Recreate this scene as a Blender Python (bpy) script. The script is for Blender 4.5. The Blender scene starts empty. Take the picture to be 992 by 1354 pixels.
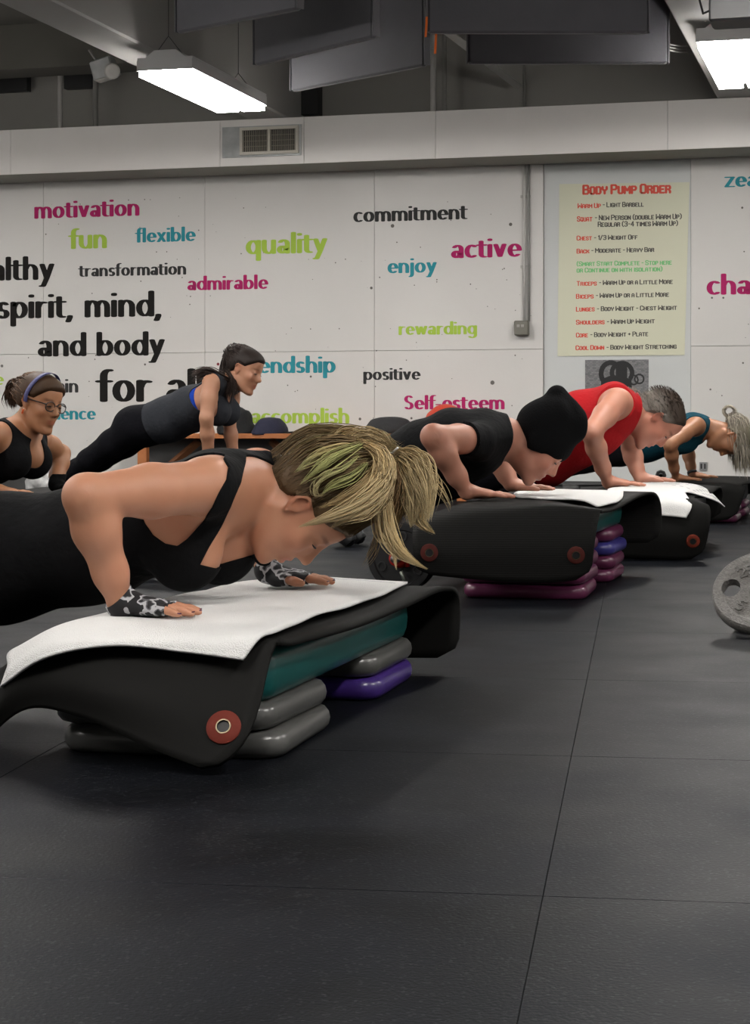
import bpy, math, random
import numpy as np
from mathutils import Vector

# ---------------------------------------------------------------- camera, light, exposure
F, CX, HY, CH = 2500.0, 496.0, 556.0, 0.60      # focal length in px, centre column, horizon row, camera height
TH = math.radians(15.3)                          # yaw between the camera axis and the back wall's normal
CT, ST = math.cos(TH), math.sin(TH)
S = bpy.context.scene
C = S.collection
cam_d = bpy.data.cameras.new('camera'); cam = bpy.data.objects.new('camera', cam_d); C.objects.link(cam)
cam.location = (0, 0, CH); cam.rotation_euler = (math.pi / 2, 0, TH)
cam_d.sensor_fit = 'HORIZONTAL'; cam_d.sensor_width = 36.0; cam_d.lens = 36.0 * F / 992.0
cam_d.shift_x = 0.0; cam_d.shift_y = -(677.0 - HY) / 992.0
cam_d.clip_start = 0.05
S.camera = cam
w = bpy.data.worlds.new('world'); S.world = w; w.use_nodes = True
w.node_tree.nodes['Background'].inputs[0].default_value = (0.75, 0.85, 1.0, 1)
w.node_tree.nodes['Background'].inputs[1].default_value = 0.30
S.view_settings.view_transform = 'Standard'; S.view_settings.look = 'None'
S.view_settings.exposure = 0.0; S.view_settings.gamma = 1.0; S.view_settings.use_curve_mapping = False
S.cycles.use_denoising = True
S.cycles.max_bounces = 6
LAMP = 50.0                                      # emission of the fluorescent tubes' lens

# ---------------------------------------------------------------- helpers
def P(px, py, D):                                # photo pixel at depth D -> frame (x right, D depth, z up)
    return np.array([(px - CX) * D / F, D, CH + (HY - py) * D / F])
def W(v):                                        # frame -> world (room axes)
    v = np.asarray(v, float).reshape(-1, 3)
    return np.stack([v[:, 0] * CT - v[:, 1] * ST, v[:, 0] * ST + v[:, 1] * CT, v[:, 2]], 1)
def FR(v):                                       # world -> frame
    v = np.asarray(v, float).reshape(-1, 3)
    return np.stack([v[:, 0] * CT + v[:, 1] * ST, -v[:, 0] * ST + v[:, 1] * CT, v[:, 2]], 1)
MATS = {}
def mat(name, col, rough=0.6, metal=0.0, noise=None, bump=None, emit=None, spec=None, sss=None, sheen=None, alpha=None):
    if name in MATS: return MATS[name]
    m = bpy.data.materials.new(name); m.use_nodes = True; MATS[name] = m
    nt = m.node_tree; b = nt.nodes['Principled BSDF']
    b.inputs['Base Color'].default_value = (*col, 1); b.inputs['Roughness'].default_value = rough
    b.inputs['Metallic'].default_value = metal
    if spec is not None: b.inputs['Specular IOR Level'].default_value = spec
    if sss: b.inputs['Subsurface Weight'].default_value = sss; b.inputs['Subsurface Radius'].default_value = (.012, .005, .003); b.inputs['Subsurface Scale'].default_value = 1.0
    if sheen: b.inputs['Sheen Weight'].default_value = sheen
    tc = nt.nodes.new('ShaderNodeTexCoord')
    if noise:                                    # (scale, amount)
        n = nt.nodes.new('ShaderNodeTexNoise'); n.inputs['Scale'].default_value = noise[0]; n.inputs['Detail'].default_value = 5
        nt.links.new(tc.outputs['Object'], n.inputs['Vector'])
        mx = nt.nodes.new('ShaderNodeMix'); mx.data_type = 'RGBA'
        a = noise[1]
        mx.inputs['A'].default_value = (*[c * (1 - a) for c in col], 1); mx.inputs['B'].default_value = (*[min(1, c * (1 + a)) for c in col], 1)
        nt.links.new(n.outputs['Fac'], mx.inputs['Factor']); nt.links.new(mx.outputs['Result'], b.inputs['Base Color'])
    if bump:                                     # (scale, strength, distance)
        n2 = nt.nodes.new('ShaderNodeTexNoise'); n2.inputs['Scale'].default_value = bump[0]; n2.inputs['Detail'].default_value = 3
        nt.links.new(tc.outputs['Object'], n2.inputs['Vector'])
        bp = nt.nodes.new('ShaderNodeBump'); bp.inputs['Strength'].default_value = bump[1]; bp.inputs['Distance'].default_value = bump[2]
        nt.links.new(n2.outputs['Fac'], bp.inputs['Height']); nt.links.new(bp.outputs['Normal'], b.inputs['Normal'])
    if emit: b.inputs['Emission Color'].default_value = (*emit[0], 1); b.inputs['Emission Strength'].default_value = emit[1]
    return m
def mesh_obj(name, V, Fc, m, parent=None, smooth=False, world=True, origin=None, mats=None, fm=None):
    """one mesh object; V in the frame (or world=True -> given in world already when world is 'w')."""
    V = np.asarray(V, float).reshape(-1, 3)
    if world is True: V = W(V)
    if origin is None: o3 = np.array([(V[:, 0].min() + V[:, 0].max()) / 2, (V[:, 1].min() + V[:, 1].max()) / 2, V[:, 2].min()])
    else: o3 = np.asarray(origin, float)
    if parent is not None: o3 = np.array(parent['org'])
    me = bpy.data.meshes.new(name)
    me.from_pydata((V - o3).tolist(), [], [tuple(int(i) for i in f) for f in Fc]); me.update()
    for mm in (mats or [m]): me.materials.append(mm)
    if fm is not None: me.polygons.foreach_set('material_index', np.asarray(fm, 'i'))
    if smooth: me.polygons.foreach_set('use_smooth', np.ones(len(me.polygons), bool))
    o = bpy.data.objects.new(name, me); C.objects.link(o)
    if parent is None: o.location = o3; o['org'] = [float(x) for x in o3]
    else: o.parent = parent; o['org'] = [float(x) for x in o3]
    return o
def fix_normals(o):
    import bmesh
    bm = bmesh.new(); bm.from_mesh(o.data); bmesh.ops.recalc_face_normals(bm, faces=bm.faces); bm.to_mesh(o.data); bm.free(); return o
def empty(name, frame_pt=None, wpt=None):
    o = bpy.data.objects.new(name, None); C.objects.link(o)
    p = W(frame_pt)[0] if wpt is None else np.asarray(wpt, float)
    o.location = p; o['org'] = [float(x) for x in p]; o.empty_display_size = .05
    return o
def tag(o, label=None, cat=None, group=None, kind=None):
    if label: o['label'] = label
    if cat: o['category'] = cat
    if group: o['group'] = group
    if kind: o['kind'] = kind
    return o
def clone(o, dloc=None, rotz=None, parent=None):
    c = o.copy(); C.objects.link(c)
    if parent is not None: c.parent = parent
    if dloc is not None: c.location = dloc
    if rotz is not None: c.rotation_euler = (0, 0, rotz)
    for ch in list(o.children): clone(ch, parent=c)
    return c
class MB:
    def __init__(s): s.V = []; s.F = []; s.M = []; s.mi = 0
    def add(s, V, Fc):
        n = len(s.V); s.V += [tuple(v) for v in V]; s.F += [tuple(i + n for i in f) for f in Fc]; s.M += [s.mi] * len(Fc); return s
    def hexa(s, p8):                              # bottom 4 ccw, top 4 ccw
        return s.add(p8, [(3, 2, 1, 0), (4, 5, 6, 7), (0, 1, 5, 4), (1, 2, 6, 5), (2, 3, 7, 6), (3, 0, 4, 7)])
    def box(s, lo, hi):
        (a, b, c), (d, e, f) = lo, hi
        return s.hexa([(a, b, c), (d, b, c), (d, e, c), (a, e, c), (a, b, f), (d, b, f), (d, e, f), (a, e, f)])
    def obox(s, c, ax, half):                     # oriented box, ax rows = unit axes
        c = np.array(c, float); ax = np.array(ax, float)
        g = [(-1, -1, -1), (1, -1, -1), (1, 1, -1), (-1, 1, -1), (-1, -1, 1), (1, -1, 1), (1, 1, 1), (-1, 1, 1)]
        return s.hexa([c + sum(ax[i] * half[i] * k[i] for i in range(3)) for k in g])
    def bbox(s, c, ax, half, r):                  # oriented box with chamfered edges
        c = np.array(c, float); ax = np.array(ax, float); V = []; 
        hx, hy, hz = half
        prof = [(-hz, r), (-hz + r, 0), (hz - r, 0), (hz, r)]
        for z, i in prof:
            a, b = hx - i, hy - i
            for x, y in ((-a + r, -b), (a - r, -b), (a, -b + r), (a, b - r), (a - r, b), (-a + r, b), (-a, b - r), (-a, -b + r)):
                V.append(c + ax[0] * x + ax[1] * y + ax[2] * z)
        Fc = [tuple(range(7, -1, -1)), tuple(range(24, 32))]
        for k in range(3):
            for j in range(8): Fc.append((k * 8 + j, k * 8 + (j + 1) % 8, k * 8 + 8 + (j + 1) % 8, k * 8 + 8 + j))
        return s.add(V, Fc)
    def tube(s, pts, r, n=8, caps=True):
        pts = [np.array(p, float) for p in pts]; rs = r if hasattr(r, '__len__') else [r] * len(pts)
        V = []; prev = None
        for i, p in enumerate(pts):
            t = pts[min(i + 1, len(pts) - 1)] - pts[max(i - 1, 0)]; t /= np.linalg.norm(t) + 1e-12
            if prev is None:
                u = np.cross(t, (0, 0, 1)); 
                if np.linalg.norm(u) < .1: u = np.cross(t, (1, 0, 0))
            else: u = prev - t * prev.dot(t)
            u /= np.linalg.norm(u); prev = u; v = np.cross(t, u)
            for k in range(n):
                a = 2 * math.pi * k / n; V.append(p + rs[i] * (u * math.cos(a) + v * math.sin(a)))
        Fc = []
        for i in range(len(pts) - 1):
            for k in range(n): Fc.append((i * n + k, i * n + (k + 1) % n, (i + 1) * n + (k + 1) % n, (i + 1) * n + k))
        if caps: Fc += [tuple(range(n - 1, -1, -1)), tuple(range((len(pts) - 1) * n, len(pts) * n))]
        return s.add(V, Fc)
    def lathe(s, c, axis, prof, n=32, close=False):   # prof: (radius, along)
        c = np.array(c, float); t = np.array(axis, float); t /= np.linalg.norm(t)
        u = np.cross(t, (0, 0, 1)); 
        if np.linalg.norm(u) < .1: u = np.cross(t, (1, 0, 0))
        u /= np.linalg.norm(u); v = np.cross(t, u); V = []
        for r, h in prof:
            for k in range(n):
                a = 2 * math.pi * k / n; V.append(c + t * h + r * (u * math.cos(a) + v * math.sin(a)))
        m = len(prof); Fc = []
        for i in range(m if close else m - 1):
            j = (i + 1) % m
            for k in range(n): Fc.append((i * n + k, i * n + (k + 1) % n, j * n + (k + 1) % n, j * n + k))
        if not close: Fc += [tuple(range(n - 1, -1, -1)), tuple(range((m - 1) * n, m * n))]
        return s.add(V, Fc)
    def build(s, name, m, parent=None, smooth=False, world=True, origin=None, mats=None):
        return fix_normals(mesh_obj(name, s.V, s.F, m, parent, smooth, world, origin, mats, s.M if mats else None))
def crom(P0, P1, P2, P3, t):
    return .5 * ((2 * P1) + (-P0 + P2) * t + (2 * P0 - 5 * P1 + 4 * P2 - P3) * t * t + (-P0 + 3 * P1 - 3 * P2 + P3) * t ** 3)
def resample(G, k, axis):                         # Catmull-Rom along an axis of a control grid
    G = np.moveaxis(np.asarray(G, float), axis, 0); n = G.shape[0]
    E = np.concatenate([[2 * G[0] - G[1]], G, [2 * G[-1] - G[-2]]]); out = []
    for i in range(n - 1):
        for j in range(k): out.append(crom(E[i], E[i + 1], E[i + 2], E[i + 3], j / k))
    out.append(G[-1]); return np.moveaxis(np.array(out), 0, axis)
def grid_normals(Gd):
    du = np.gradient(Gd, axis=1); dv = np.gradient(Gd, axis=0); n = np.cross(du, dv)
    n /= np.linalg.norm(n, axis=2, keepdims=True) + 1e-12
    return n
def sheet(name, ctrl, k, thick, m, parent=None, wrinkle=None, up=True, corner=0.0, rag=0.0):
    """a thick cloth or mat through a control grid; returns object and fine grid (top surface)."""
    G = resample(resample(ctrl, k, 0), k, 1)
    n = grid_normals(G)
    if np.mean(n[:, :, 2]) < 0: n = -n
    if wrinkle: G = G + n * wrinkle(G)[..., None]
    nv, nu = G.shape[:2]
    keep = np.ones((nv - 1, nu - 1), bool)
    if corner > 0:                                # round the four corners: pull the edge rows in
        du = np.linalg.norm(np.diff(G, axis=1), axis=2); dv = np.linalg.norm(np.diff(G, axis=0), axis=2)
        G2 = G.copy()
        for iv in range(nv):
            for ev, line in ((0, 0), (1, 1)):
                d = dv[:iv, nu // 2].sum() if ev == 0 else dv[iv:, nu // 2].sum()
                if d < corner:
                    inset = corner - math.sqrt(max(0, corner ** 2 - (corner - d) ** 2))
                    L = np.concatenate([[0], np.cumsum(du[iv])]); T = L[-1]
                    tgt = inset + (T - 2 * inset) * L / T
                    for c3 in range(3): G2[iv, :, c3] = np.interp(tgt, L, G[iv, :, c3])
        G = G2; n = grid_normals(G)
        if np.mean(n[:, :, 2]) < 0: n = -n
    top = G.reshape(-1, 3); bot = (G - n * thick).reshape(-1, 3); N = nv * nu
    V = np.concatenate([top, bot]); Fc = []
    idx = lambda i, j: i * nu + j
    for i in range(nv - 1):
        for j in range(nu - 1):
            Fc.append((idx(i, j), idx(i, j + 1), idx(i + 1, j + 1), idx(i + 1, j)))
            Fc.append((N + idx(i, j), N + idx(i + 1, j), N + idx(i + 1, j + 1), N + idx(i, j + 1)))
    rim = [idx(0, j) for j in range(nu)] + [idx(i, nu - 1) for i in range(1, nv)] + [idx(nv - 1, j) for j in range(nu - 2, -1, -1)] + [idx(i, 0) for i in range(nv - 2, 0, -1)]
    for a in range(len(rim)):
        p, q = rim[a], rim[(a + 1) % len(rim)]; Fc.append((p, N + p, N + q, q))
    o = fix_normals(mesh_obj(name, V, Fc, m, parent, smooth=True))
    return o, G, n
def smooth_sharp(o, ang=40):
    o.data.polygons.foreach_set('use_smooth', np.ones(len(o.data.polygons), bool))
    o.data.set_sharp_from_angle(angle=math.radians(ang))
# ---------------------------------------------------------------- the room
D0 = 14.6; YW = D0 * CT                           # the back wall: world y = YW
def DW(px, off=0.0): return (D0 - off / CT) / (1 + math.tan(TH) * (px - CX) / F)   # depth of the wall plane (moved off metres into the room) at a column
def wallpt(px, py, off=0.0):                      # world x, z on the wall plane under a pixel
    p = W(P(px, py, DW(px, off)))[0]; return p[0], p[2]
ZC = 3.62                                         # ceiling height
XL, XR, YF = -9.5, 3.6, -2.6
XL, XR = -9.5, 2.3
WX0 = wallpt(0, 556)[0]; 
m_paint = mat('white_painted_concrete', (.60, .585, .565), .55, noise=(1.3, .07), bump=(26, .25, .004))
m_paint2 = mat('grey_white_paint', (.53, .545, .54), .5, noise=(1.1, .05), bump=(30, .15, .003))
m_upper = mat('dull_upper_paint', (.30, .29, .27), .8, noise=(.9, .1), bump=(14, .2, .004))
m_grey = mat('beam_paint', (.36, .355, .34), .7, noise=(.8, .12), bump=(12, .3, .004))
m_dark = mat('ceiling_dark_paint', (.12, .115, .10), .9, noise=(.7, .15))
m_black = mat('flat_black', (.012, .012, .013), .55)
m_base = mat('rubber_baseboard_black', (.045, .046, .046), .5)
# floor: a slab with rubber tiles laid on it at a slight angle
fb = MB().box((XL, YF, -.12), (XR, YW + .3, -.008)).build('floor', mat('floor_joint_dark', (.008, .008, .009), .9, spec=.05), world='w', origin=(0, 0, 0)); tag(fb, kind='structure')
mt = bpy.data.materials.new('rubber_floor'); mt.use_nodes = True
nt = mt.node_tree; bs = nt.nodes['Principled BSDF']; bs.inputs['Roughness'].default_value = .42; bs.inputs['Specular IOR Level'].default_value = .05; bs.inputs['Specular Tint'].default_value = (.80, .88, 1.0, 1)
tc = nt.nodes.new('ShaderNodeTexCoord'); geo = nt.nodes.new('ShaderNodeNewGeometry')
vo = nt.nodes.new('ShaderNodeTexVoronoi'); vo.inputs['Scale'].default_value = 260; nt.links.new(geo.outputs['Position'], vo.inputs['Vector'])
no = nt.nodes.new('ShaderNodeTexNoise'); no.inputs['Scale'].default_value = 3.2; no.inputs['Detail'].default_value = 8; nt.links.new(geo.outputs['Position'], no.inputs['Vector'])
nf = nt.nodes.new('ShaderNodeTexNoise'); nf.inputs['Scale'].default_value = 170; nf.inputs['Detail'].default_value = 2; nt.links.new(geo.outputs['Position'], nf.inputs['Vector'])
r1 = nt.nodes.new('ShaderNodeValToRGB'); r1.color_ramp.elements[0].position = .36; r1.color_ramp.elements[0].color = (.0030, .0034, .0044, 1); r1.color_ramp.elements[1].position = .7; r1.color_ramp.elements[1].color = (.0062, .0070, .0098, 1)
nt.links.new(no.outputs['Fac'], r1.inputs['Fac'])
r2 = nt.nodes.new('ShaderNodeValToRGB'); r2.color_ramp.elements[0].position = 0.0; r2.color_ramp.elements[0].color = (1, 1, 1, 1); r2.color_ramp.elements[1].position = .045; r2.color_ramp.elements[1].color = (0, 0, 0, 1)
sepv = nt.nodes.new('ShaderNodeSeparateColor'); nt.links.new(vo.outputs['Color'], sepv.inputs['Color'])
cmp_ = nt.nodes.new('ShaderNodeMath'); cmp_.operation = 'LESS_THAN'; cmp_.inputs[1].default_value = .05; nt.links.new(sepv.outputs['Red'], cmp_.inputs[0])
mul = nt.nodes.new('ShaderNodeMath'); mul.operation = 'MULTIPLY'; mul.inputs[1].default_value = .6; nt.links.new(cmp_.outputs['Value'], mul.inputs[0])
mx = nt.nodes.new('ShaderNodeMix'); mx.data_type = 'RGBA'; mx.inputs['B'].default_value = (.030, .031, .034, 1)
nt.links.new(mul.outputs['Value'], mx.inputs['Factor']); nt.links.new(r1.outputs['Color'], mx.inputs['A'])
nt.links.new(mx.outputs['Result'], bs.inputs['Base Color'])
rr = nt.nodes.new('ShaderNodeMapRange'); rr.inputs['To Min'].default_value = .38; rr.inputs['To Max'].default_value = .62; nt.links.new(no.outputs['Fac'], rr.inputs['Value']); nt.links.new(rr.outputs['Result'], bs.inputs['Roughness'])
bp = nt.nodes.new('ShaderNodeBump'); bp.inputs['Strength'].default_value = .35; bp.inputs['Distance'].default_value = .0015
nt.links.new(nf.outputs['Fac'], bp.inputs['Height']); nt.links.new(bp.outputs['Normal'], bs.inputs['Normal'])
m_floor = mt
tw, tl, gp = .944, 1.005, .0008
td = np.array([.1386, .9903]); tr = np.array([td[1], -td[0]])      # tile axes in the frame
org = np.array([-.122, 0.0]) + td * (2.385 / td[1])
first = None; nt_ = 0
ang_t = math.atan2(*(W([[tr[0], tr[1], 0]])[0][[1, 0]]))
for i in range(-4, 5):
    for j in range(-3, 13):
        c = org + tr * (i + .5) * tw + td * (j + .5) * tl
        wx, wy, _ = W([[c[0], c[1], 0]])[0]
        if c[1] < .9 or abs(c[0]) > .31 * c[1] + 1.0 or wy > YW - .62 or wx > XR - .62: continue
        if first is None:
            mb = MB().bbox((0, 0, -.005), np.eye(3), ((tw - gp) / 2, (tl - gp) / 2, .005), .0007)
            first = fix_normals(mesh_obj('floor_tile', mb.V, mb.F, m_floor, world='w', origin=(0, 0, 0))); o = first
        else: o = clone(first)
        o.parent = fb; o.location = (wx, wy, 0); o.rotation_euler = (0, 0, ang_t); nt_ += 1
# loose rubber around the tiled area (out of the photograph's sight or under the far wall)
mb = MB()
mb.box((XL, YF, -.0075), (XR, YW, -.0045)); o = mb.build('rubber_underlay', m_floor, fb, world='w')
# back wall: dark joint plane + formwork panels proud of it
ZB = 3.9
bw = MB().box((XL, YW + .012, 0), (XR + 1.5, YW + .25, ZB)).build('wall_back', mat('wall_joint', (.30, .29, .28), .8), world='w'); tag(bw, kind='structure')
xa = wallpt(719, 460)[0]; xb = wallpt(914, 460)[0]
zseam = wallpt(300, 466)[1]
x272 = wallpt(272, 400)[0]; x503 = wallpt(496, 400)[0]; step = x503 - x272
cuts = [xa]
xs = [XL]; x = x272
while x > XL + .3: xs.insert(1, x); x -= step
xs += [x503, xa]
def panel(x0, x1, z0, z1, y1, m, name='wall_panel', t=.03):
    mb = MB().bbox(((x0 + x1) / 2, y1 + t / 2, (z0 + z1) / 2), np.eye(3), ((x1 - x0) / 2 - .0012, t / 2, (z1 - z0) / 2 - .0012), .002)
    return mb.build(name, m, bw, world='w')
for a, b in zip(xs[:-1], xs[1:]):
    panel(a, b, 0.0, zseam, YW - .018, m_paint); panel(a, b, zseam, 2.62, YW - .018, m_paint)
panel(xa, xb, 0, 2.62, YW + .002, m_paint2, t=.01)
panel(xb, XR + 1.4, 0, zseam + .01, YW - .018, m_paint); panel(xb, XR + 1.4, zseam + .01, 2.62, YW - .018, m_paint)
o = MB().box((XL, YW - .02, 2.62), (XR + 1.4, YW + .012, ZB)).build('upper_wall_band', m_upper, bw, world='w')
# bolt holes and pits in the concrete
rnd = random.Random(5)
def disc(mb, x, z, r, y, n=8):
    V = [(x + r * math.cos(2 * math.pi * k / n), y, z + r * math.sin(2 * math.pi * k / n)) for k in range(n)]
    mb.add(V, [tuple(range(n))])
mb = MB()
spots = [(492, 381, 2), (492, 381, 1.2), (520, 299, 2.6), (676, 297, 2.4), (652, 506, 3), (503, 367, 1), (4, 484, 2.2), (193, 482, 1.6), (477, 554, 2), (545, 553, 1.6), (982, 275, 1.5), (983, 480, 1.3), (940, 515, 1.3), (412, 498, 1.6), (62, 310, 1.1), (128, 470, 1), (39, 473, 1), (623, 376, 1), (682, 470, 1), (942, 394, 1.4), (957, 394, 1.4), (925, 408, 1.2)]
for px, py, r in spots: x_, z_ = wallpt(px, py); disc(mb, x_, z_, r * .0057, YW - .0188)
for _ in range(170):
    x_ = rnd.uniform(-6.8, xa - .05) if rnd.random() < .8 else rnd.uniform(xb + .05, 1.2); disc(mb, x_, rnd.uniform(.3, 2.4), rnd.uniform(.0018, .006), YW - .0187, 6)
o = mb.build('bolt_hole', mat('pit_dark', (.13, .12, .11), .9), bw, world='w'); o['kind'] = 'stuff'
mb = MB(); x_, z_ = wallpt(289.5, 481.5); disc(mb, x_, z_, .012, YW - .0189, 12)
mb.build('red_dot', mat('red_dot', (.16, .01, .02), .6), bw, world='w')
# baseboard
o = MB().box((XL, YW - .034, 0), (xa, YW - .019, .145)).build('baseboard_back', m_base, world='w'); tag(o, kind='structure')
o = MB().box((xb, YW - .034, 0), (XR, YW - .019, .145)).build('baseboard_back', m_base, world='w'); tag(o, kind='structure')
o = MB().box((xa + .001, YW - .016, 0), (xb - .001, YW + .001, .145)).build('baseboard_back', m_base, world='w'); tag(o, kind='structure')
# side walls, the wall behind the camera, ceiling
o = MB().box((XL - .2, YF, 0), (XL, YW + .2, ZB)).build('wall_left', m_grey, world='w'); tag(o, kind='structure')
o = MB().box((XR + 1.3, YF, 0), (XR + 1.5, YW + .2, ZB)).build('wall_right', m_grey, world='w'); tag(o, kind='structure')
o = MB().box((XR, YF, -.12), (XR + 1.5, YW + .2, -.003)).build('floor', m_floor, world='w'); tag(o, kind='structure')
o = MB().box((XL, YF - .2, 0), (XR + 1.5, YF, ZB)).build('wall_front', m_grey, world='w'); tag(o, kind='structure')
o = MB().box((XL, YF, ZC), (XR + 1.5, YW + .2, ZC + .2)).build('ceiling', m_dark, world='w'); tag(o, kind='structure')
# duct bulkhead along the wall, in panels, with the air vent in it
ZB0, ZB1 = 2.53, 2.88; YB = YW - .53
bk = MB().box((XL, YB + .012, ZB0 + .008), (XR + 1.3, YW - .021, ZB1)).build('bulkhead', mat('bulkhead_joint', (.25, .24, .23), .8), world='w'); tag(bk, kind='structure')
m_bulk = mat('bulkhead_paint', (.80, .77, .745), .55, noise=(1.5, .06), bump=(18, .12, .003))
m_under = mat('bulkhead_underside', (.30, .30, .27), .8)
def bx_at(px, py): return W(P(px, py, DW(px, .53)))[0][0]
bc = [XL, bx_at(14, 200), bx_at(291, 190), bx_at(402, 190), bx_at(576, 190), bx_at(883, 170), XR + 1.3]
for a, b in zip(bc[:-1], bc[1:]):
    MB().bbox(((a + b) / 2, YB + .006, (ZB0 + ZB1) / 2), np.eye(3), ((b - a) / 2 - .0015, .006, (ZB1 - ZB0) / 2), .0015).build('bulkhead_panel', m_bulk, bk, world='w')
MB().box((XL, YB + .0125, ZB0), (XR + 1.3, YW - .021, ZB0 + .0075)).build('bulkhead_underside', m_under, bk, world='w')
def bpt(px, py):
    p = W(P(px, py, DW(px, .53 + .012)))[0]; return p[0], p[2]
# vent
vt = empty('air_vent', wpt=(bpt(347, 207)[0], YB - .004, bpt(347, 209)[1]))
m_galv = mat('galvanised_sheet', (.42, .43, .43), .38, .8, noise=(14, .3))
m_vent = mat('vent_cream', (.58, .55, .48), .5)
x0, z0 = bpt(294, 209); x1, z1 = bpt(398, 164)
MB().box((x0, YB - .014, z0), (x1, YB + .0, z1)).build('duct_collar', m_galv, vt, world='w')
x0, z0 = bpt(318, 205.5); x1, z1 = bpt(395.5, 166)
mb = MB(); f_ = .022
mb.box((x0, YB - .034, z0), (x1, YB - .014, z0 + f_)).box((x0, YB - .034, z1 - f_), (x1, YB - .014, z1)).box((x0, YB - .034, z0 + f_), (x0 + f_, YB - .014, z1 - f_)).box((x1 - f_, YB - .034, z0 + f_), (x1, YB - .014, z1 - f_))
xm = (x0 + x1) / 2; mb.box((xm - .010, YB - .034, z0 + f_), (xm + .010, YB - .014, z1 - f_))
mb.build('vent_frame', m_vent, vt, world='w')
MB().box((x0 + f_, YB - .0165, z0 + f_), (x1 - f_, YB - .0145, z1 - f_)).build('vent_backing', m_black, vt, world='w')
m_slat = mat('vent_slat', (.34, .32, .26), .5)
for (a, b) in ((x0 + f_, xm - .010), (xm + .010, x1 - f_)):
    for k in range(13):
        x_ = a + (b - a) * (k + .5) / 13
        MB().box((x_ - .0022, YB - .030, z0 + f_ + .001), (x_ + .0022, YB - .018, z1 - f_ - .001)).build('slat', m_slat, vt, world='w')
for z_ in (z0 + f_ + (z1 - z0 - 2 * f_) * q / 4 for q in (1, 2, 3)):
    MB().box((x0 + f_, YB - .0178, z_ - .002), (x1 - f_, YB - .0168, z_ + .002)).build('crossbar', m_slat, vt, world='w')
tag(vt, 'cream louvred air vent on a galvanised collar in the bulkhead', 'vent')
# ceiling beams running to the wall
def beam(x0, x1, z0, name='ceiling_beam'):
    o = MB().bbox(((x0 + x1) / 2, (YF + YW - .021) / 2, (z0 + ZC) / 2), np.eye(3), ((x1 - x0) / 2, (YW - YF) / 2 - .011, (ZC - z0) / 2), .012).build(name, m_grey, world='w')
    tag(o, kind='structure'); return o
bL = W(P(0, 13, 10.36))[0][0]; bw_ = .31
z_beam = 2.85 + .035
beam(bL, bL + bw_, z_beam)
bR = W(P(875, 0, 10.2))[0][0]
beam(bR, bR + bw_, z_beam)
beam(bL - (bR - bL), bL - (bR - bL) + bw_, z_beam)
# cross beam far left, dark recesses above the bulkhead
o = MB().box((XL, YW - .9, 3.28), (bL - .01, YW - .55, ZC)).build('ceiling_crossbeam', m_dark, world='w'); tag(o, kind='structure')
x0, _ = wallpt(-60, 100, .05); x1, _ = wallpt(39, 100, .05); z0 = wallpt(20, 122, .05)[1]; z1 = wallpt(20, 70, .05)[1]
o = MB().box((x0, YW - .10, z0), (x1, YW - .021, z1)).build('duct_opening', m_black, world='w'); tag(o, 'black square duct mouth at the far left above the bulkhead', 'duct')
x0, _ = wallpt(88, 100, .05); x1, _ = wallpt(125, 100, .05); z0 = wallpt(100, 118, .05)[1]; z1 = wallpt(100, 66, .05)[1]
o = MB().box((x0, YW - .10, z0), (x1, YW - .021, z1)).build('duct_opening', m_black, world='w'); tag(o, 'black duct mouth between the two left hanger rods', 'duct')
x0, _ = wallpt(402, 100, .05); x1, _ = wallpt(425, 100, .05); z0 = wallpt(410, 154, .05)[1]
o = MB().box((x0, YW - .14, z0), (x1, YW - .021, ZC - .01)).build('riser_duct', mat('dark_duct', (.02, .02, .02), .7), world='w'); tag(o, 'dark vertical duct rising from the bulkhead beside the left beam', 'duct')
# hanger rods and pipes above the bulkhead
def rod(px0, px1, off, mcol, label, r=.02, y_extra=0.0, ztop=None):
    a = wallpt(px0, 150, off)[0]; b = wallpt(px1, 150, off)[0]; x_ = (a + b) / 2; r = abs(b - a) / 2
    y_ = YW - off
    mb = MB().tube([(x_, y_, ZB1 - .001), (x_, y_, (ztop or ZC))], r, 12)
    mb.lathe((x_, y_, ZB1 + .001), (0, 0, 1), [(r * 2.0, 0), (r * 2.0, .012), (r * 1.0, .014)], 12)
    o = mb.build('hanger_rod', mcol, world='w', smooth=False); smooth_sharp(o); tag(o, label, 'pipe')
m_pipe = mat('pipe_grey', (.42, .41, .39), .5); m_pipe2 = mat('pipe_dim', (.24, .235, .22), .6)
rod(76.5, 82.5, .42, m_pipe, 'leftmost pale hanger rod standing on the bulkhead')
rod(123, 129.5, .2, m_pipe2, 'dim grey hanger rod just right of the leftmost pale rod')
rod(569, 577, .40, m_pipe, 'pale hanger rod under the orange straps')
rod(584.5, 591, .2, m_pipe2, 'dim grey hanger rod right beside the pale rod under the orange straps')
# conduit down to the electric box
cd = empty('electric_conduit', wpt=(wallpt(696, 430)[0], YW - .03, wallpt(690, 444)[1]))
xc = wallpt(693.5, 300, .03)[0]; xd = wallpt(697.5, 300, .03)[0]
z_b = wallpt(690, 425, .03)[1]
MB().tube([(xc, YW - .032, z_b), (xc, YW - .032, ZB0 - .001)], .0105, 10).build('conduit_pipe', mat('conduit_paint', (.50, .49, .47), .45), cd, world='w', smooth=True)
MB().tube([(xd + .012, YW - .030, z_b), (xd + .012, YW - .030, ZB0 - .001)], .0085, 10).build('conduit_pipe', m_pipe2, cd, world='w', smooth=True)
MB().tube([(xc, YW - .032, ZB1), (xc, YW - .032, ZC)], .0105, 10).build('conduit_pipe', m_pipe2, cd, world='w', smooth=True)
for z_ in (2.28, 1.75): MB().box((xc - .03, YW - .030, z_), (xc + .045, YW - .019, z_ + .02)).build('pipe_clip', m_pipe, cd, world='w')
x0, z0 = wallpt(681, 443.5, .05); x1, z1 = wallpt(699.5, 424, .05)
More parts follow.
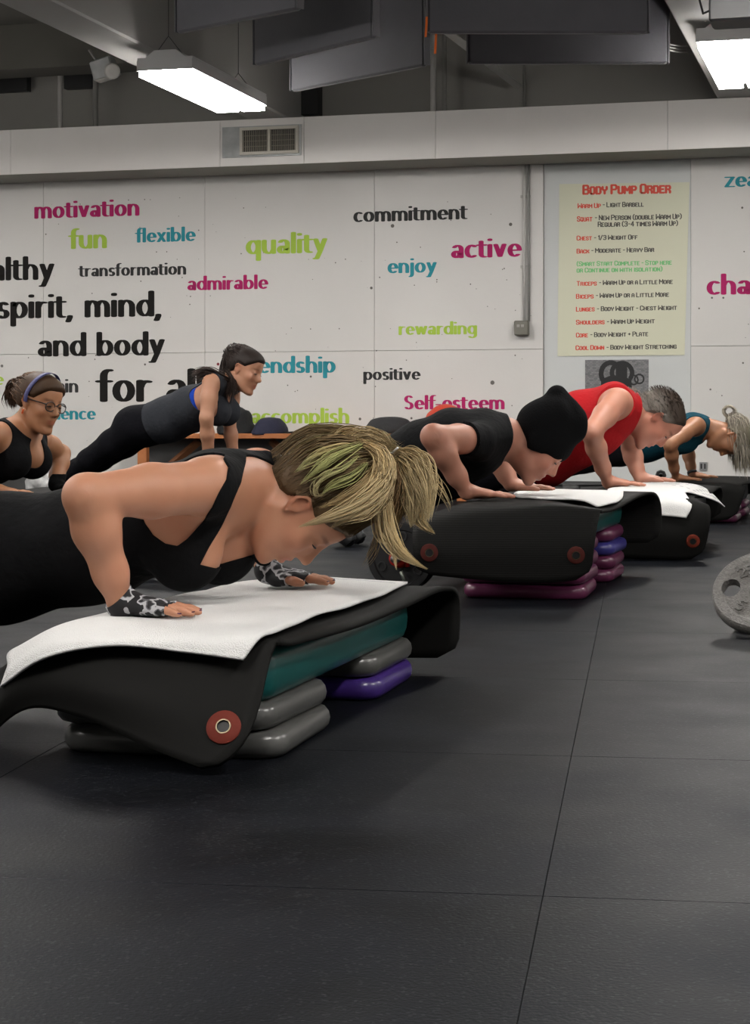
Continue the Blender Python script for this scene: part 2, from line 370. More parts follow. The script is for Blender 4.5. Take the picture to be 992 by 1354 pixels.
mb = MB().bbox(((x0 + x1) / 2, YW - .052, (z0 + z1) / 2), np.eye(3), ((x1 - x0) / 2, .032, (z1 - z0) / 2), .006); eb = mb.build('junction_box', mat('box_brown_grey', (.155, .15, .125), .45, .3), cd, world='w')
mb = MB()
for dx in (-.02, .012):
    mb.box(((x0 + x1) / 2 + dx - .012, YW - .0875, (z0 + z1) / 2 + .005), ((x0 + x1) / 2 + dx + .010, YW - .0845, (z0 + z1) / 2 + .026))
mb.build('socket_face', mat('socket_pale', (.32, .31, .28), .5), eb, world='w')
tag(cd, 'white conduit down the wall ending in a small brown junction box', 'conduit')
# wall outlet far right
so = empty('wall_outlet', wpt=(wallpt(930, 622)[0], YW - .02, wallpt(930, 622)[1]))
x0, z0 = wallpt(925, 622, .03); x1, z1 = wallpt(935, 611, .03)
MB().bbox(((x0 + x1) / 2, YW - .024, (z0 + z1) / 2), np.eye(3), ((x1 - x0) / 2, .006, (z1 - z0) / 2), .002).build('cover_plate', mat('outlet_steel', (.30, .30, .30), .4, .5), so, world='w')
for k in (-1, 1): MB().box(((x0 + x1) / 2 + k * .013 - .006, YW - .0325, z0 + .012), ((x0 + x1) / 2 + k * .013 + .006, YW - .0305, z1 - .012)).build('socket', m_black, so, world='w')
tag(so, 'small grey wall outlet low on the wall behind the hanging grey hair', 'outlet')

# ---------------------------------------------------------------- lettering
def E(cx, cy, rx, ry, a0, a1, n=None):
    n = n or max(4, int(abs(a1 - a0) / 22))
    return [(cx + rx * math.cos(math.radians(a0 + (a1 - a0) * k / n)), cy + ry * math.sin(math.radians(a0 + (a1 - a0) * k / n))) for k in range(n + 1)]
bowl = lambda cx=.47: E(cx, .5, .33, .44, 0, 360, 18)
LC = {
 'a': (.80, [E(.33, .29, .21, .23, 0, 360, 14), [(.65, .05), (.65, .68)], E(.40, .68, .25, .27, 0, 150)]),
 'b': (.93, [[(.13, .05), (.13, 1.45)], bowl(.48)]), 'd': (.93, [[(.80, .05), (.80, 1.45)], bowl(.45)]),
 'c': (.78, [E(.45, .5, .32, .44, 52, 308, 14)]), 'e': (.88, [E(.46, .5, .32, .44, 0, 312, 15), [(.16, .5), (.76, .5)]]),
 'f': (.52, [[(.22, .05), (.22, 1.2)], E(.44, 1.2, .22, .25, 180, 75), [(.0, .94), (.48, .94)]]),
 'g': (.93, [bowl(.45), [(.80, .94), (.80, -.12)], E(.47, -.12, .33, .27, 0, -145)]),
 'h': (.90, [[(.13, .05), (.13, 1.45)], E(.44, .58, .31, .37, 165, 0), [(.75, .58), (.75, .05)]]),
 'n': (.90, [[(.13, .05), (.13, .95)], E(.44, .58, .31, .37, 165, 0), [(.75, .58), (.75, .05)]]),
 'm': (1.38, [[(.13, .05), (.13, .95)], E(.41, .58, .28, .37, 165, 0), [(.69, .58), (.69, .05)], E(.96, .58, .28, .37, 165, 0), [(1.24, .58), (1.24, .05)]]),
 'i': (.28, [[(.13, .05), (.13, .95)], [(.13, 1.28), (.13, 1.36)]]), 'j': (.32, [[(.17, .95), (.17, -.1)], E(-.03, -.1, .2, .26, 0, -80), [(.17, 1.28), (.17, 1.36)]]),
 'l': (.28, [[(.13, .05), (.13, 1.45)]]), 'o': (.93, [bowl(.46)]), 'k': (.85, [[(.13, .05), (.13, 1.45)], [(.7, .95), (.22, .5), (.72, .05)]]),
 'p': (.93, [[(.13, .95), (.13, -.42)], bowl(.48)]), 'q': (.93, [[(.80, .95), (.80, -.42)], bowl(.45)]),
 'r': (.62, [[(.13, .05), (.13, .95)], E(.42, .55, .29, .38, 165, 72)]),
 's': (.70, [E(.36, .71, .21, .24, 35, 250, 9) , [(.28, .52), (.45, .46)], E(.35, .28, .22, .23, 60, -145, 9)]),
 't': (.55, [[(.20, .25), (.20, 1.22)], E(.40, .25, .20, .20, 180, 285), [(.0, .94), (.48, .94)]]),
 'u': (.90, [[(.13, .95), (.13, .42)], E(.44, .42, .31, .37, 180, 345), [(.75, .95), (.75, .05)]]),
 'v': (.84, [[(.13, .95), (.42, .07)], [(.70, .95), (.42, .07)]]), 'w': (1.22, [[(.13, .95), (.35, .07), (.60, .9), (.85, .07), (1.08, .95)]]),
 'x': (.84, [[(.13, .95), (.70, .05)], [(.13, .05), (.70, .95)]]), 'y': (.84, [[(.13, .95), (.42, .10)], [(.72, .95), (.42, .10), (.20, -.40), (.08, -.40)]]),
 'z': (.76, [[(.10, .94), (.66, .94), (.10, .06), (.68, .06)]]),
 'S': (.90, [E(.45, 1.08, .28, .32, 35, 250, 10), [(.32, .79), (.58, .68)], E(.44, .39, .30, .33, 60, -145, 10)]),
 ',': (.34, [[(.15, .10), (.15, .02), (.05, -.22)]]), '-': (.5, [[(.10, .5), (.38, .5)]]), ' ': (.45, []),
}
UC = {
 'A': ['0,0 0,.75 .12,1 .38,1 .5,.75 .5,0', '0,.42 .5,.42'], 'B': ['0,0 0,1 .38,1 .47,.9 .47,.62 .38,.52 0,.52', '.38,.52 .5,.4 .5,.12 .4,0 0,0'],
 'C': ['.5,.72 .5,.88 .38,1 .12,1 0,.88 0,.12 .12,0 .38,0 .5,.12 .5,.28'], 'D': ['0,0 0,1 .36,1 .5,.85 .5,.15 .36,0 0,0'],
 'E': ['.46,1 0,1 0,0 .46,0', '0,.52 .36,.52'], 'F': ['.46,1 0,1 0,0', '0,.52 .36,.52'], 'G': ['.5,.75 .5,.88 .38,1 .12,1 0,.88 0,.12 .12,0 .5,0 .5,.45 .28,.45'],
 'H': ['0,0 0,1', '.5,0 .5,1', '0,.52 .5,.52'], 'I': ['.1,0 .1,1'], 'J': ['.5,1 .5,.12 .38,0 .12,0 0,.12 0,.25'], 'K': ['0,0 0,1', '.5,1 .5,.75 .08,.5 .5,.28 .5,0'],
 'L': ['0,1 0,0 .45,0'], 'M': ['0,0 0,1 .32,.4 .64,1 .64,0'], 'N': ['0,0 0,1 .5,0 .5,1'], 'O': ['.12,0 .38,0 .5,.12 .5,.88 .38,1 .12,1 0,.88 0,.12 .12,0'],
 'P': ['0,0 0,1 .38,1 .5,.88 .5,.6 .38,.47 0,.47'], 'Q': ['.12,0 .38,0 .5,.12 .5,.88 .38,1 .12,1 0,.88 0,.12 .12,0', '.3,.25 .52,-.05'],
 'R': ['0,0 0,1 .38,1 .5,.88 .5,.62 .38,.5 0,.5', '.3,.5 .5,.25 .5,0'], 'S': ['.5,.78 .5,.88 .38,1 .12,1 0,.88 0,.64 .12,.52 .38,.48 .5,.36 .5,.12 .38,0 .12,0 0,.12 0,.22'],
 'T': ['0,1 .56,1', '.28,1 .28,0'], 'U': ['0,1 0,.12 .12,0 .38,0 .5,.12 .5,1'], 'V': ['0,1 .26,0 .52,1'], 'W': ['0,1 0,0 .32,.6 .64,0 .64,1'], 'X': ['0,0 .5,1', '0,1 .5,0'],
 'Y': ['0,1 0,.65 .26,.42 .52,.65 .52,1', '.26,.42 .26,0'], 'Z': ['0,1 .5,1 0,0 .5,0'], '1': ['.02,.8 .2,1 .2,0'], '3': ['0,.85 .12,1 .38,1 .5,.88 .5,.62 .38,.52 .15,.52', '.38,.52 .5,.4 .5,.12 .38,0 .12,0 0,.15'],
 '4': ['.38,0 .38,1 0,.3 .52,.3'], '2': ['0,.82 .12,1 .38,1 .5,.88 .5,.6 0,.12 0,0 .5,0'], '5': ['.48,1 0,1 0,.56 .38,.56 .5,.44 .5,.12 .38,0 .12,0 0,.15'], '/': ['0,-.05 .36,1.05'],
 '-': ['.05,.5 .3,.5'], '+': ['.0,.5 .4,.5', '.2,.3 .2,.7'], '(': ['.22,1.08 .02,.8 .02,.2 .22,-.08'], ')': ['.0,1.08 .2,.8 .2,.2 .0,-.08'], ' ': [],
}
def nib_hull(a, b, hw, hh, n=10):
    pts = [(p[0] + hw * math.cos(2 * math.pi * k / n), p[1] + hh * math.sin(2 * math.pi * k / n)) for p in (a, b) for k in range(n)]
    pts = sorted(set((round(x, 5), round(y, 5)) for x, y in pts))
    def half(ps):
        h = []
        for p in ps:
            while len(h) > 1 and (h[-1][0] - h[-2][0]) * (p[1] - h[-2][1]) - (h[-1][1] - h[-2][1]) * (p[0] - h[-2][0]) <= 0: h.pop()
            h.append(p)
        return h
    lo = half(pts); up = half(pts[::-1]); return lo[:-1] + up[:-1]
def strokes_lower(text, sp=.13):
    x = 0; out = []
    for ch in text:
        wd, st = LC[ch]; wd *= 1.12
        for s_ in st: out.append([(x + u * 1.12, v) for u, v in s_])
        x += wd + sp
    return out, x - sp
def strokes_upper(text, sc_small=.80, sp=.22):
    x = 0; out = []
    for ch in text:
        small = ch.islower(); k = sc_small if small else 1.0; st = UC[ch.upper()]; mxx = .28 if ch == ' ' else 0
        for s_ in st:
            pts = [tuple(float(q) for q in pr.split(',')) for pr in s_.split()]
            mxx = max(mxx, max(p[0] for p in pts)); out.append([(x + u * k, v * k) for u, v in pts])
        x += mxx * k + (sp if ch != ' ' else 0)
    return out, x - sp
def write(name, strokes, width, hw, hh, place, m, parent, label=None, n=10, k_force=None):
    """place(u, v) -> world point; strokes scaled so the inked width equals `width`."""
    mb = MB(); i = 0
    for s_ in strokes:
        for a, b in zip(s_[:-1], s_[1:]):
            h = nib_hull(a, b, hw, hh, n); i += 1
            mb.add([place(u, v, (i % 7) * 1.5e-5) for u, v in h], [tuple(range(len(h)))])
    o = mesh_obj(name, mb.V, mb.F, m, parent, world='w')
    if label: o['label'] = label
    return o
PINK, TEAL, LIME, DK, BK = (.38, .018, .115), (.03, .25, .30), (.36, .52, .07), (.035, .035, .035), (.010, .009, .008)
cn = {PINK: 'magenta', TEAL: 'teal', LIME: 'lime green', DK: 'dark grey', BK: 'large black'}
def word(text, pxl, pxr, base, col, xh=None, yoff=.0196):
    off = yoff
    st, wd = strokes_lower(text)
    xl = wallpt(pxl, base, off)[0] if pxl is not None else None; xr = wallpt(pxr, base, off)[0] if pxr is not None else None
    zb = wallpt(pxl if pxl is not None else pxr, base, off)[1]
    hw = .195
    wd2 = wd
    if xh is not None:
        D = DW(pxl if pxl is not None else pxr); k = xh * D / F
        if xl is None: xl = xr - wd2 * k
    else: k = (xr - xl) / wd2
    mm = mat('vinyl_' + cn[col].replace(' ', '_'), col, .7, spec=.15)
    pl = lambda u, v, e: (xl + u * k, YW - off - e, zb + v * k)
    lb = '%s word "%s" in flared lettering' % (cn[col], text.strip(','))
    return write('wall_word', st, 0, hw, .058, pl, mm, bw, lb)
word('motivation', 46, 184, 289.3, PINK); word('fun', 93, 141, 329.3, LIME); word('flexible', 180.5, 258, 320.8, TEAL)
word('healthy', None, 71, 369.5, BK, xh=21); word('transformation', 105, 246, 366, DK); word('admirable', 248.5, 354, 384, PINK)
word('spirit, mind,', -4, 214, 421.6, BK); word('and body', 51, 217, 471.5, BK); word('for all', 130.6, 270, 531.5, BK)
word('gain', None, 103.3, 519, DK, xh=12.5); word('confidence', None, 126, 554.8, TEAL, xh=11.6); word('balance', None, 4.3, 509, LIME, xh=11)
word('quality', 326, 432, 336.5, LIME); word('commitment', 468, 617.5, 294, DK); word('active', 597.5, 689, 341.6, PINK); word('enjoy', 513, 577, 361.5, TEAL)
word('rewarding', 527.7, 630.5, 443, LIME); word('positive', 481, 555.5, 502.6, DK); word('Self-esteem', 534.6, 667, 541.4, PINK)
word('friendship', None, 443, 492.8, TEAL, xh=15.2); word('accomplish', 332.6, 461.6, 559.8, LIME)
word('zeal', 959, None, 247.8, TEAL, xh=14); word('challenge', 935.5, None, 390, PINK, xh=18.5)

# ---------------------------------------------------------------- posters
po = empty('exercise_poster', wpt=(wallpt(822, 471)[0], YW, wallpt(822, 471)[1]))
yp = YW + .000
q = [wallpt(737.5, 471, 0), wallpt(905.5, 469.5, 0), wallpt(912, 241, 0), wallpt(740, 243.5, 0)]
mb = MB(); mb.hexa([(q[0][0], yp - .004, q[0][1]), (q[1][0], yp - .004, q[1][1]), (q[1][0], yp - .0005, q[1][1]), (q[0][0], yp - .0005, q[0][1]), (q[3][0], yp - .004, q[3][1]), (q[2][0], yp - .004, q[2][1]), (q[2][0], yp - .0005, q[2][1]), (q[3][0], yp - .0005, q[3][1])])
mb.build('poster_sheet', mat('poster_cream', (.60, .60, .46), .35, noise=(1.0, .05)), po, world='w')
RED, GRN, INK = (.60, .055, .03), (.15, .50, .17), (.06, .055, .045)
def pline(text, cx0, cx1, cb, col, h=None):
    pxl, pxr, base = 720 + cx0 / 3.647, 720 + cx1 / 3.647, 220 + cb / 3.647
    st, wd = strokes_upper(text)
    xl = wallpt(pxl, base, .005)[0]; xr = wallpt(pxr, base, .005)[0]; zb = wallpt(pxl, base, .005)[1]; zb2 = wallpt(pxr, base - (cx1 - cx0) * .0045, .005)[1]
    t = .125 if h > 30 else .105; k = (xr - xl) / (wd + 2 * t); kv = (h / 3.647 * DW(pxl) / F)
    pl = lambda u, v, e: (xl + (u + t) * k, yp - .0044 - e, zb + (zb2 - zb) * u / wd + v * kv + t * kv)
    write('poster_text', st, 0, t, t, pl, mat('ink_%d' % int(col[0] * 100), col, .5), po, n=6)
L = [('Body Pump Order', 183, 612, 138, RED, 40),
 ('Warm Up', 160, 273, 203, RED, 21), ('- Light Barbell', 280, 480, 198, INK, 21), ('Squat', 157, 232, 267, RED, 22), ('- New Person (double Warm Up)', 242, 663, 261, INK, 22),
 ('Regular (3-4 times Warm Up)', 257, 645, 293, INK, 22), ('Chest', 155, 230, 358, RED, 20), ('- 1/3 Weight Off', 238, 450, 356, INK, 20), ('Back', 155, 217, 421, RED, 20), ('- Moderate - Heavy Bar', 225, 530, 418, INK, 20),
 ('(Smart Start Complete - Stop here', 155, 615, 482, GRN, 20), ('or Continue on with isolation)', 155, 570, 513, GRN, 20),
 ('Triceps', 155, 253, 577, RED, 20), ('- Warm Up or a Little More', 262, 620, 573, INK, 20), ('Biceps', 152, 238, 639, RED, 20), ('- Warm Up or a Little More', 247, 602, 635, INK, 20),
 ('Lunges', 152, 243, 701, RED, 20), ('- Body Weight - Chest Weight', 252, 640, 699, INK, 20), ('Shoulders', 152, 291, 764, RED, 20), ('- Warm Up Weight', 300, 533, 761, INK, 20),
 ('Core', 152, 211, 826, RED, 20), ('- Body Weight + Plate', 220, 501, 824, INK, 20), ('Cool Down', 150, 289, 887, RED, 20), ('- Body Weight Stretching', 298, 638, 885, INK, 20)]
for a in L: pline(*a)
tag(po, 'large cream exercise order poster with red title on the wall', 'poster')
# small photo poster with kettlebells
kp = empty('kettlebell_poster', wpt=(wallpt(816, 560)[0], YW, wallpt(816, 560)[1]))
x0, z1 = wallpt(774, 476, 0); x1, z0 = wallpt(858, 565, 0)
mbk = bpy.data.materials.new('grey_brick_print'); mbk.use_nodes = True; nt = mbk.node_tree; b_ = nt.nodes['Principled BSDF']
bt = nt.nodes.new('ShaderNodeTexBrick'); tc = nt.nodes.new('ShaderNodeTexCoord'); mp = nt.nodes.new('ShaderNodeMapping'); mp.inputs['Rotation'].default_value = (math.pi / 2, 0, 0)
nt.links.new(tc.outputs['Object'], mp.inputs['Vector']); nt.links.new(mp.outputs['Vector'], bt.inputs['Vector']); bt.inputs['Scale'].default_value = 22
bt.inputs['Color1'].default_value = (.13, .13, .135, 1); bt.inputs['Color2'].default_value = (.22, .22, .225, 1); bt.inputs['Mortar'].default_value = (.09, .09, .09, 1)
nt.links.new(bt.outputs['Color'], b_.inputs['Base Color']); b_.inputs['Roughness'].default_value = .4
MB().box((x0, YW - .004, z0), (x1, YW - .0005, z1)).build('poster_sheet', mbk, kp, world='w')
mb = MB()
def kp_poly(pts, e):
    mb.add([(wallpt(720 + a / 3.647, 460 + b / 3.647, .0)[0], YW - .0044 - e, wallpt(720 + a / 3.647, 460 + b / 3.647, .0)[1]) for a, b in pts], [tuple(range(len(pts)))])
def kp_ring(cx, cy, rx, ry, th, a0, a1, e):
    n = 14; A = [math.radians(a0 + (a1 - a0) * k / n) for k in range(n + 1)]
    for k in range(n): kp_poly([(cx + rx * math.cos(A[k]), cy - ry * math.sin(A[k])), (cx + rx * math.cos(A[k + 1]), cy - ry * math.sin(A[k + 1])), (cx + (rx - th) * math.cos(A[k + 1]), cy - (ry - th) * math.sin(A[k + 1])), (cx + (rx - th) * math.cos(A[k]), cy - (ry - th) * math.sin(A[k]))], e)
kp_ring(320, 125, 58, 66, 24, -20, 215, 0); kp_ring(375, 120, 60, 58, 22, -40, 200, 1e-5); kp_ring(458, 150, 26, 26, 8, 0, 360, 2e-5); kp_ring(432, 155, 24, 26, 8, 0, 360, 3e-5)
kp_poly([(345, 80), (400, 80), (400, 165), (345, 165)], 4e-5); kp_poly([(275, 150), (330, 130), (420, 150), (430, 300), (265, 300)], 5e-5)
mb.build('kettlebell_print', mat('print_black', (.008, .008, .009), .35), kp, world='w')
tag(kp, 'small grey brick photo poster with black kettlebells below the cream poster', 'poster')
# ---------------------------------------------------------------- fluorescent fixtures
m_fix = mat('fixture_white', (.62, .62, .62), .4)
m_lens = mat('fluorescent_lens', (.9, .9, .9), .5, emit=((1.0, .965, .92), LAMP))
FIXW, FIXL = .36, 1.40
def fixture(xc_, y0, zb_, label, group=None):
    r = empty('ceiling_light', wpt=(xc_, y0 + FIXL / 2, zb_))
    hw = FIXW / 2
    mb = MB().hexa([(xc_ - hw + .05, y0, zb_ + .07), (xc_ + hw - .05, y0, zb_ + .07), (xc_ + hw - .05, y0 + FIXL, zb_ + .07), (xc_ - hw + .05, y0 + FIXL, zb_ + .07),
                    (xc_ - .07, y0, zb_ + .115), (xc_ + .07, y0, zb_ + .115), (xc_ + .07, y0 + FIXL, zb_ + .115), (xc_ - .07, y0 + FIXL, zb_ + .115)])
    mb.box((xc_ - hw, y0, zb_ + .055), (xc_ + hw, y0 + FIXL, zb_ + .0705))
    mb.build('housing', m_fix, r, world='w')
    for s_ in (-1, 1):
        MB().box((xc_ + s_ * (hw - .004) - .004, y0, zb_ - .005), (xc_ + s_ * (hw - .004) + .004, y0 + FIXL, zb_ + .0545)).build('side_flange', m_fix, r, world='w')
    for yy in (y0 - .008, y0 + FIXL): MB().box((xc_ - hw, yy, zb_ - .008), (xc_ + hw, yy + .008, zb_ + .0545)).build('end_cap', m_fix, r, world='w')
    MB().box((xc_ - .012, y0 + .001, zb_ + .002), (xc_ + .012, y0 + FIXL - .001, zb_ + .0545)).build('centre_spine', m_fix, r, world='w')
    for s_ in (-1, 1):
        a, b = sorted((xc_ + s_ * .016, xc_ + s_ * (hw - .010)))
        MB().box((a, y0 + .004, zb_ - .042), (b, y0 + FIXL - .004, zb_ + .040)).build('lens', m_lens, r, world='w')
    for yy in (y0 + .06, y0 + FIXL - .06):
        for s_ in (-1, 1): MB().tube([(xc_ + s_ * .11, yy, zb_ + .072), (xc_, yy, zb_ + .21)], .0022, 5).build('suspension_wire', m_black, r, world='w')
        MB().tube([(xc_, yy, zb_ + .21), (xc_, yy, ZC)], .0026, 5).build('suspension_wire', m_black, r, world='w')
    tag(r, label, 'light', 'suspended fluorescent lights')
ZL = 2.74
pL = W(P(218, 92, 11.5))[0]; pR_ = W(P(958, 52, 10.8))[0]
Lx, Ly = pL[0], pL[1]
fixture(Lx, Ly, ZL, 'suspended two lamp fluorescent light at the left, above the vent')
zr = .6 + (556 - 52) * 10.8 / F
Rx = W(P(950 + 8, 107, 10.8 + 1.33))[0][0]
fixture(pR_[0] + .02, pR_[1], zr, 'suspended two lamp fluorescent light at the right edge beside the beam')
PLACES = [(-3.5, 0, 'left of the view near the back wall'), (0, -3.6, 'in the left row, second from the back wall'), (3.55, -3.6, 'in the middle row, second from the back wall'), (-3.5, -3.6, 'at the far left row, second from the back wall'),
          (0, -7.2, 'in the left row, third from the back wall'), (5.3, -9.4, 'added as fill between the middle and right rows, near end of the room'), (-3.5, -7.2, 'at the far left row, third from the back wall'), (0, -10.6, 'added as fill in the left row, beside the camera end of the room'),
          (3.55, -10.6, 'added as fill in the middle row, over the near end of the room'), (7.0, -7.2, 'added as fill in a right row, level with the front step'), (7.0, -3.6, 'added as fill in a right row, level with the third step')]
for dx, dy, wh in PLACES:  # lamps out of view; near-end and right-row ones added to brighten the front
    fixture(Lx + dx, Ly + dy, ZL, 'unseen suspended fluorescent light ' + wh)
# ---------------------------------------------------------------- baffles
m_baf = mat('baffle_fabric', (.085, .083, .095), .75, noise=(7, .12), bump=(60, .2, .003), sheen=.3)
m_bafe = mat('baffle_edge', (.12, .118, .13), .7)
def baffle(px0, py0, Da, px1, py1, Db, h, label, th=.05, z0=None):
    a = P(px0, py0, Da); b = P(px1, py1, Db); zb_ = (a[2] + b[2]) / 2
    d = b - a; d[2] = 0; L_ = np.linalg.norm(d); d /= L_; n = np.array([-d[1], d[0], 0.0]); c = (a + b) / 2; c[2] = zb_ + h / 2; c = c + n * th / 2
    r = empty('acoustic_baffle', (c[0], c[1], zb_))
    mb = MB().bbox(c, np.array([d, n, (0, 0, 1.0)]), (L_ / 2, th / 2, h / 2), .012); mb.build('baffle_panel', m_baf, r)
    for s_ in (-.42, .42):
        p = c + d * L_ * s_; p[2] = zb_ + h
        q_ = p.copy(); q_[2] = ZC; MB().tube([p, q_], .004, 6).build('hanging_cable', m_black, r)
    for s_ in (-1, 1):
        p = c + d * (L_ / 2 + .004) * s_
        MB().obox(p, np.array([d, n, (0, 0, 1.0)]), (.004, th / 2, h / 2 - .006)).build('edge_trim', m_bafe, r)
    tag(r, label, 'baffle', 'dark acoustic baffles hung under the ceiling')
baffle(232, 44, 10.3, 392, 12, 9.7, .55, 'dark acoustic baffle highest at left, above the left fluorescent light')
baffle(335, 86, 10.8, 492, 50, 10.0, .52, 'large dark baffle with a bright lower edge right of the left light')
baffle(384, 118, 12.3, 560, 90, 11.4, .55, 'dark baffle partly behind the bright edged one, above the bulkhead middle')
baffle(566, 42, 10.2, 858, 45, 10.2, .50, 'long dark baffle right of the orange straps, upper of two')
baffle(619, 82, 11.3, 884, 86, 11.3, .60, 'long dark baffle behind and below the upper right one')
# orange straps, braces
m_or = mat('orange_strap', (.75, .14, .01), .5)
def strap(px, py0, py1, D, label):
    a = P(px, py0, D); b = P(px - 1.5, py1, D - .02)
    mb = MB().hexa([b + (-.006, 0, 0), b + (.006, 0, 0), b + (.006, .003, 0), b + (-.006, .003, 0), a + (-.006, 0, 0), a + (.006, 0, 0), a + (.006, .003, 0), a + (-.006, .003, 0)])
    tag(mb.build('ratchet_strap', m_or), label, 'strap')
strap(564.5, 22, 49, 10.2, 'short orange strap hanging left of the long baffle'); strap(577, 40, 71, 10.23, 'thicker orange strap hanging under the long baffle corner')
def brace(a, b, r, label):
    mb = MB().tube([a, b], r, 4); tag(mb.build('steel_brace', m_pipe), label, 'brace')
brace(P(400, -105, 11.55), P(684, 113, 14.2), .034, 'pale diagonal steel brace passing behind the two long baffles')
# hanging speaker / black box top right and the small projector at left
sp = empty('ceiling_speaker', P(975, 32, 9.0))
mb = MB().bbox(P(985, 8, 9.0), np.array([(CT, -ST, 0), (ST, CT, 0), (0, 0, 1.0)]), (.16, .11, .085), .01); mb.build('speaker_cabinet', m_black, sp)
MB().tube([P(922, -12, 9.2), P(930, 18, 9.1), P(948, 10, 9.0)], .006, 6).build('speaker_cable', m_black, sp)
MB().tube([P(984, -14, 9.0), P(984, -120, 9.0)], .015, 8).build('speaker_bracket', m_black, sp)
tag(sp, 'black ceiling speaker with a loose cable at the top right corner', 'speaker')
sp = empty('wall_fan', P(142, 108, 13.9))
ax = np.array([(CT * .95, -ST * .95, .25), (ST, CT, 0), (-.25, 0, .95)])
mb = MB().bbox(P(138, 92, 13.9), ax, (.085, .06, .075), .01); mb.build('speaker_cabinet', m_galv, sp)
MB().lathe(P(148, 94, 13.82), (0.3, -1, -.2), [(.055, 0), (.06, .01), (.045, .02), (.02, .012)], 20).build('speaker_cone', mat('pale_plastic', (.5, .49, .46), .5), sp, smooth=True)
MB().tube([P(118, 66, 13.9), P(130, 84, 13.9)], .012, 6).build('bracket_arm', m_pipe2, sp)
MB().tube([P(126, 106, 13.85), P(160, 98, 13.85)], .008, 6).build('mounting_bar', m_pipe, sp)
sp.name = 'wall_speaker'
tag(sp, 'small tilted pale speaker above the bulkhead beside the left rods', 'speaker')
cb = MB()
for k in range(3): cb.tube([P(882, 58 + 4 * k, 11.42), P(900, 61 + 4 * k, 12.6), P(940, 63 + 3.4 * k, DW(940) - .03)], .006, 6)
tag(cb.build('cable_bundle', m_pipe2), 'grey cables running from the lower long baffle to the right beam', 'cable')

# ---------------------------------------------------------------- bench with bags
m_wood = mat('orange_wood', (.36, .125, .04), .42, noise=(9, .25))
YBN = YW - .36
def benchpt(px, py, off=.36): return wallpt(px, py, off)
zt = benchpt(450, 573.5)[1]
x0 = benchpt(160, 575)[0]; x1 = benchpt(622, 575)[0]
bn = empty('wooden_bench', wpt=((x0 + x1) / 2, YBN + .16, 0))
for k in range(3):
    MB().bbox(((x0 + x1) / 2, YBN + .055 + k * .112, zt - .02), np.eye(3), ((x1 - x0) / 2, .054, .02), .004).build('seat_plank', m_wood, bn, world='w')
MB().box((x0 + .02, YBN + .30, .148), (x1 - .02, YBN + .315, zt - .041)).build('under_seat_sheet', mat('under_seat_grey', (.10, .10, .10), .7), bn, world='w')  # dark grey sheet filling the space under the seat
for px in (187, 430, 610):
    xx = benchpt(px, 600)[0]
    MB().box((xx - .037, YBN + .01, 0), (xx + .037, YBN + .07, zt - .041)).build('leg', m_wood, bn, world='w')
m_wood2 = mat('dark_wood', (.14, .055, .022), .5, noise=(9, .2))
for (pa, pb) in (((255, 583), (205, 625)), ((350, 583), (402, 628)), ((560, 583), (612, 628))):
    a = benchpt(*pa); b = benchpt(*pb)
    MB().tube([(a[0], YBN + .15, a[1]), (b[0], YBN + .15, b[1])], .032, 4).build('diagonal_brace', m_wood2, bn, world='w')
tag(bn, 'long orange wooden bench standing along the back wall', 'bench')
def lump(name, outline, D, depth, m, label, cat, seed=0, parent=None, ztop=None):
    """a soft bag from its outline: rings shrinking front and back, with crumples"""
    rr_ = random.Random(seed); P0 = [P(a, b, D) for a, b in outline]
    G = np.array(P0); G = np.concatenate([G, G[:1]]); G = resample(G, 4, 0)[:-1]; n = len(G); c = G.mean(0)
    mb = MB(); V = []; lv = [(-1, .45), (-.85, .75), (-.4, .97), (0, 1.0), (.4, .97), (.85, .75), (1, .45)]
    zmin = G[:, 2].min()
    for t, s_ in lv:
        for i, p in enumerate(G):
            f = s_ * (1 + .03 * math.sin(i * 1.7 + t * 5 + seed)); q_ = c + (p - c) * f; q_[2] = zmin + (p[2] - zmin) * (s_ ** .7)
            V.append((q_[0] + t * depth * ST, q_[1] + t * depth * CT, q_[2]))
    Fc = [tuple(range(n - 1, -1, -1)), tuple(range((len(lv) - 1) * n, len(lv) * n))]
    for a in range(len(lv) - 1):
        for k in range(n): Fc.append((a * n + k, a * n + (k + 1) % n, (a + 1) * n + (k + 1) % n, (a + 1) * n + k))
    mb.add(V, Fc); o = mb.build(name, m, parent, smooth=True)
    if label: tag(o, label, cat)
    return o
Db = lambda px: DW(px, .22)
m_navy = mat('navy_cloth', (.012, .013, .035), .8, bump=(40, .4, .01)); m_blk = mat('black_cloth', (.008, .008, .009), .85, bump=(40, .4, .01)); m_char = mat('charcoal_cloth', (.022, .022, .024), .8, bump=(40, .4, .01))
lump('duffel_bag', [(290, 574), (290, 560), (300, 545), (312, 537), (322, 541), (329, 545), (333, 560), (338, 574)], Db(312), .14, m_blk, 'tall black bag on the bench behind the straight armed woman', 'bag', 1)
lump('gym_bag', [(334, 574), (340, 562), (348, 553), (362, 552), (372, 556), (378, 574)], Db(356), .14, m_navy, 'rounded navy bag on the bench beside the tall black bag', 'bag', 2)
mb = MB().tube([P(376, 572.5, Db(390) - .02), P(392, 572, Db(390) - .03), P(399, 569.5, Db(390) - .02), P(402, 572.5, Db(390))], [.012, .012, .01, .006], 6)
tag(mb.build('bag_strap', m_blk, smooth=True), 'black strap lying on the bench right of the navy bag', 'strap')
lump('pouch', [(484, 574.5), (485, 564), (494, 554), (515, 551), (535, 553), (546, 562), (548, 571), (540, 574.5)], Db(516), .10, m_char, 'flat dark grey pouch on the bench in front of the rewarding side of the wall', 'bag', 3)
bpy.data.objects['pouch']['label'] = 'flat dark grey pouch on the bench right of the blonde ponytail'
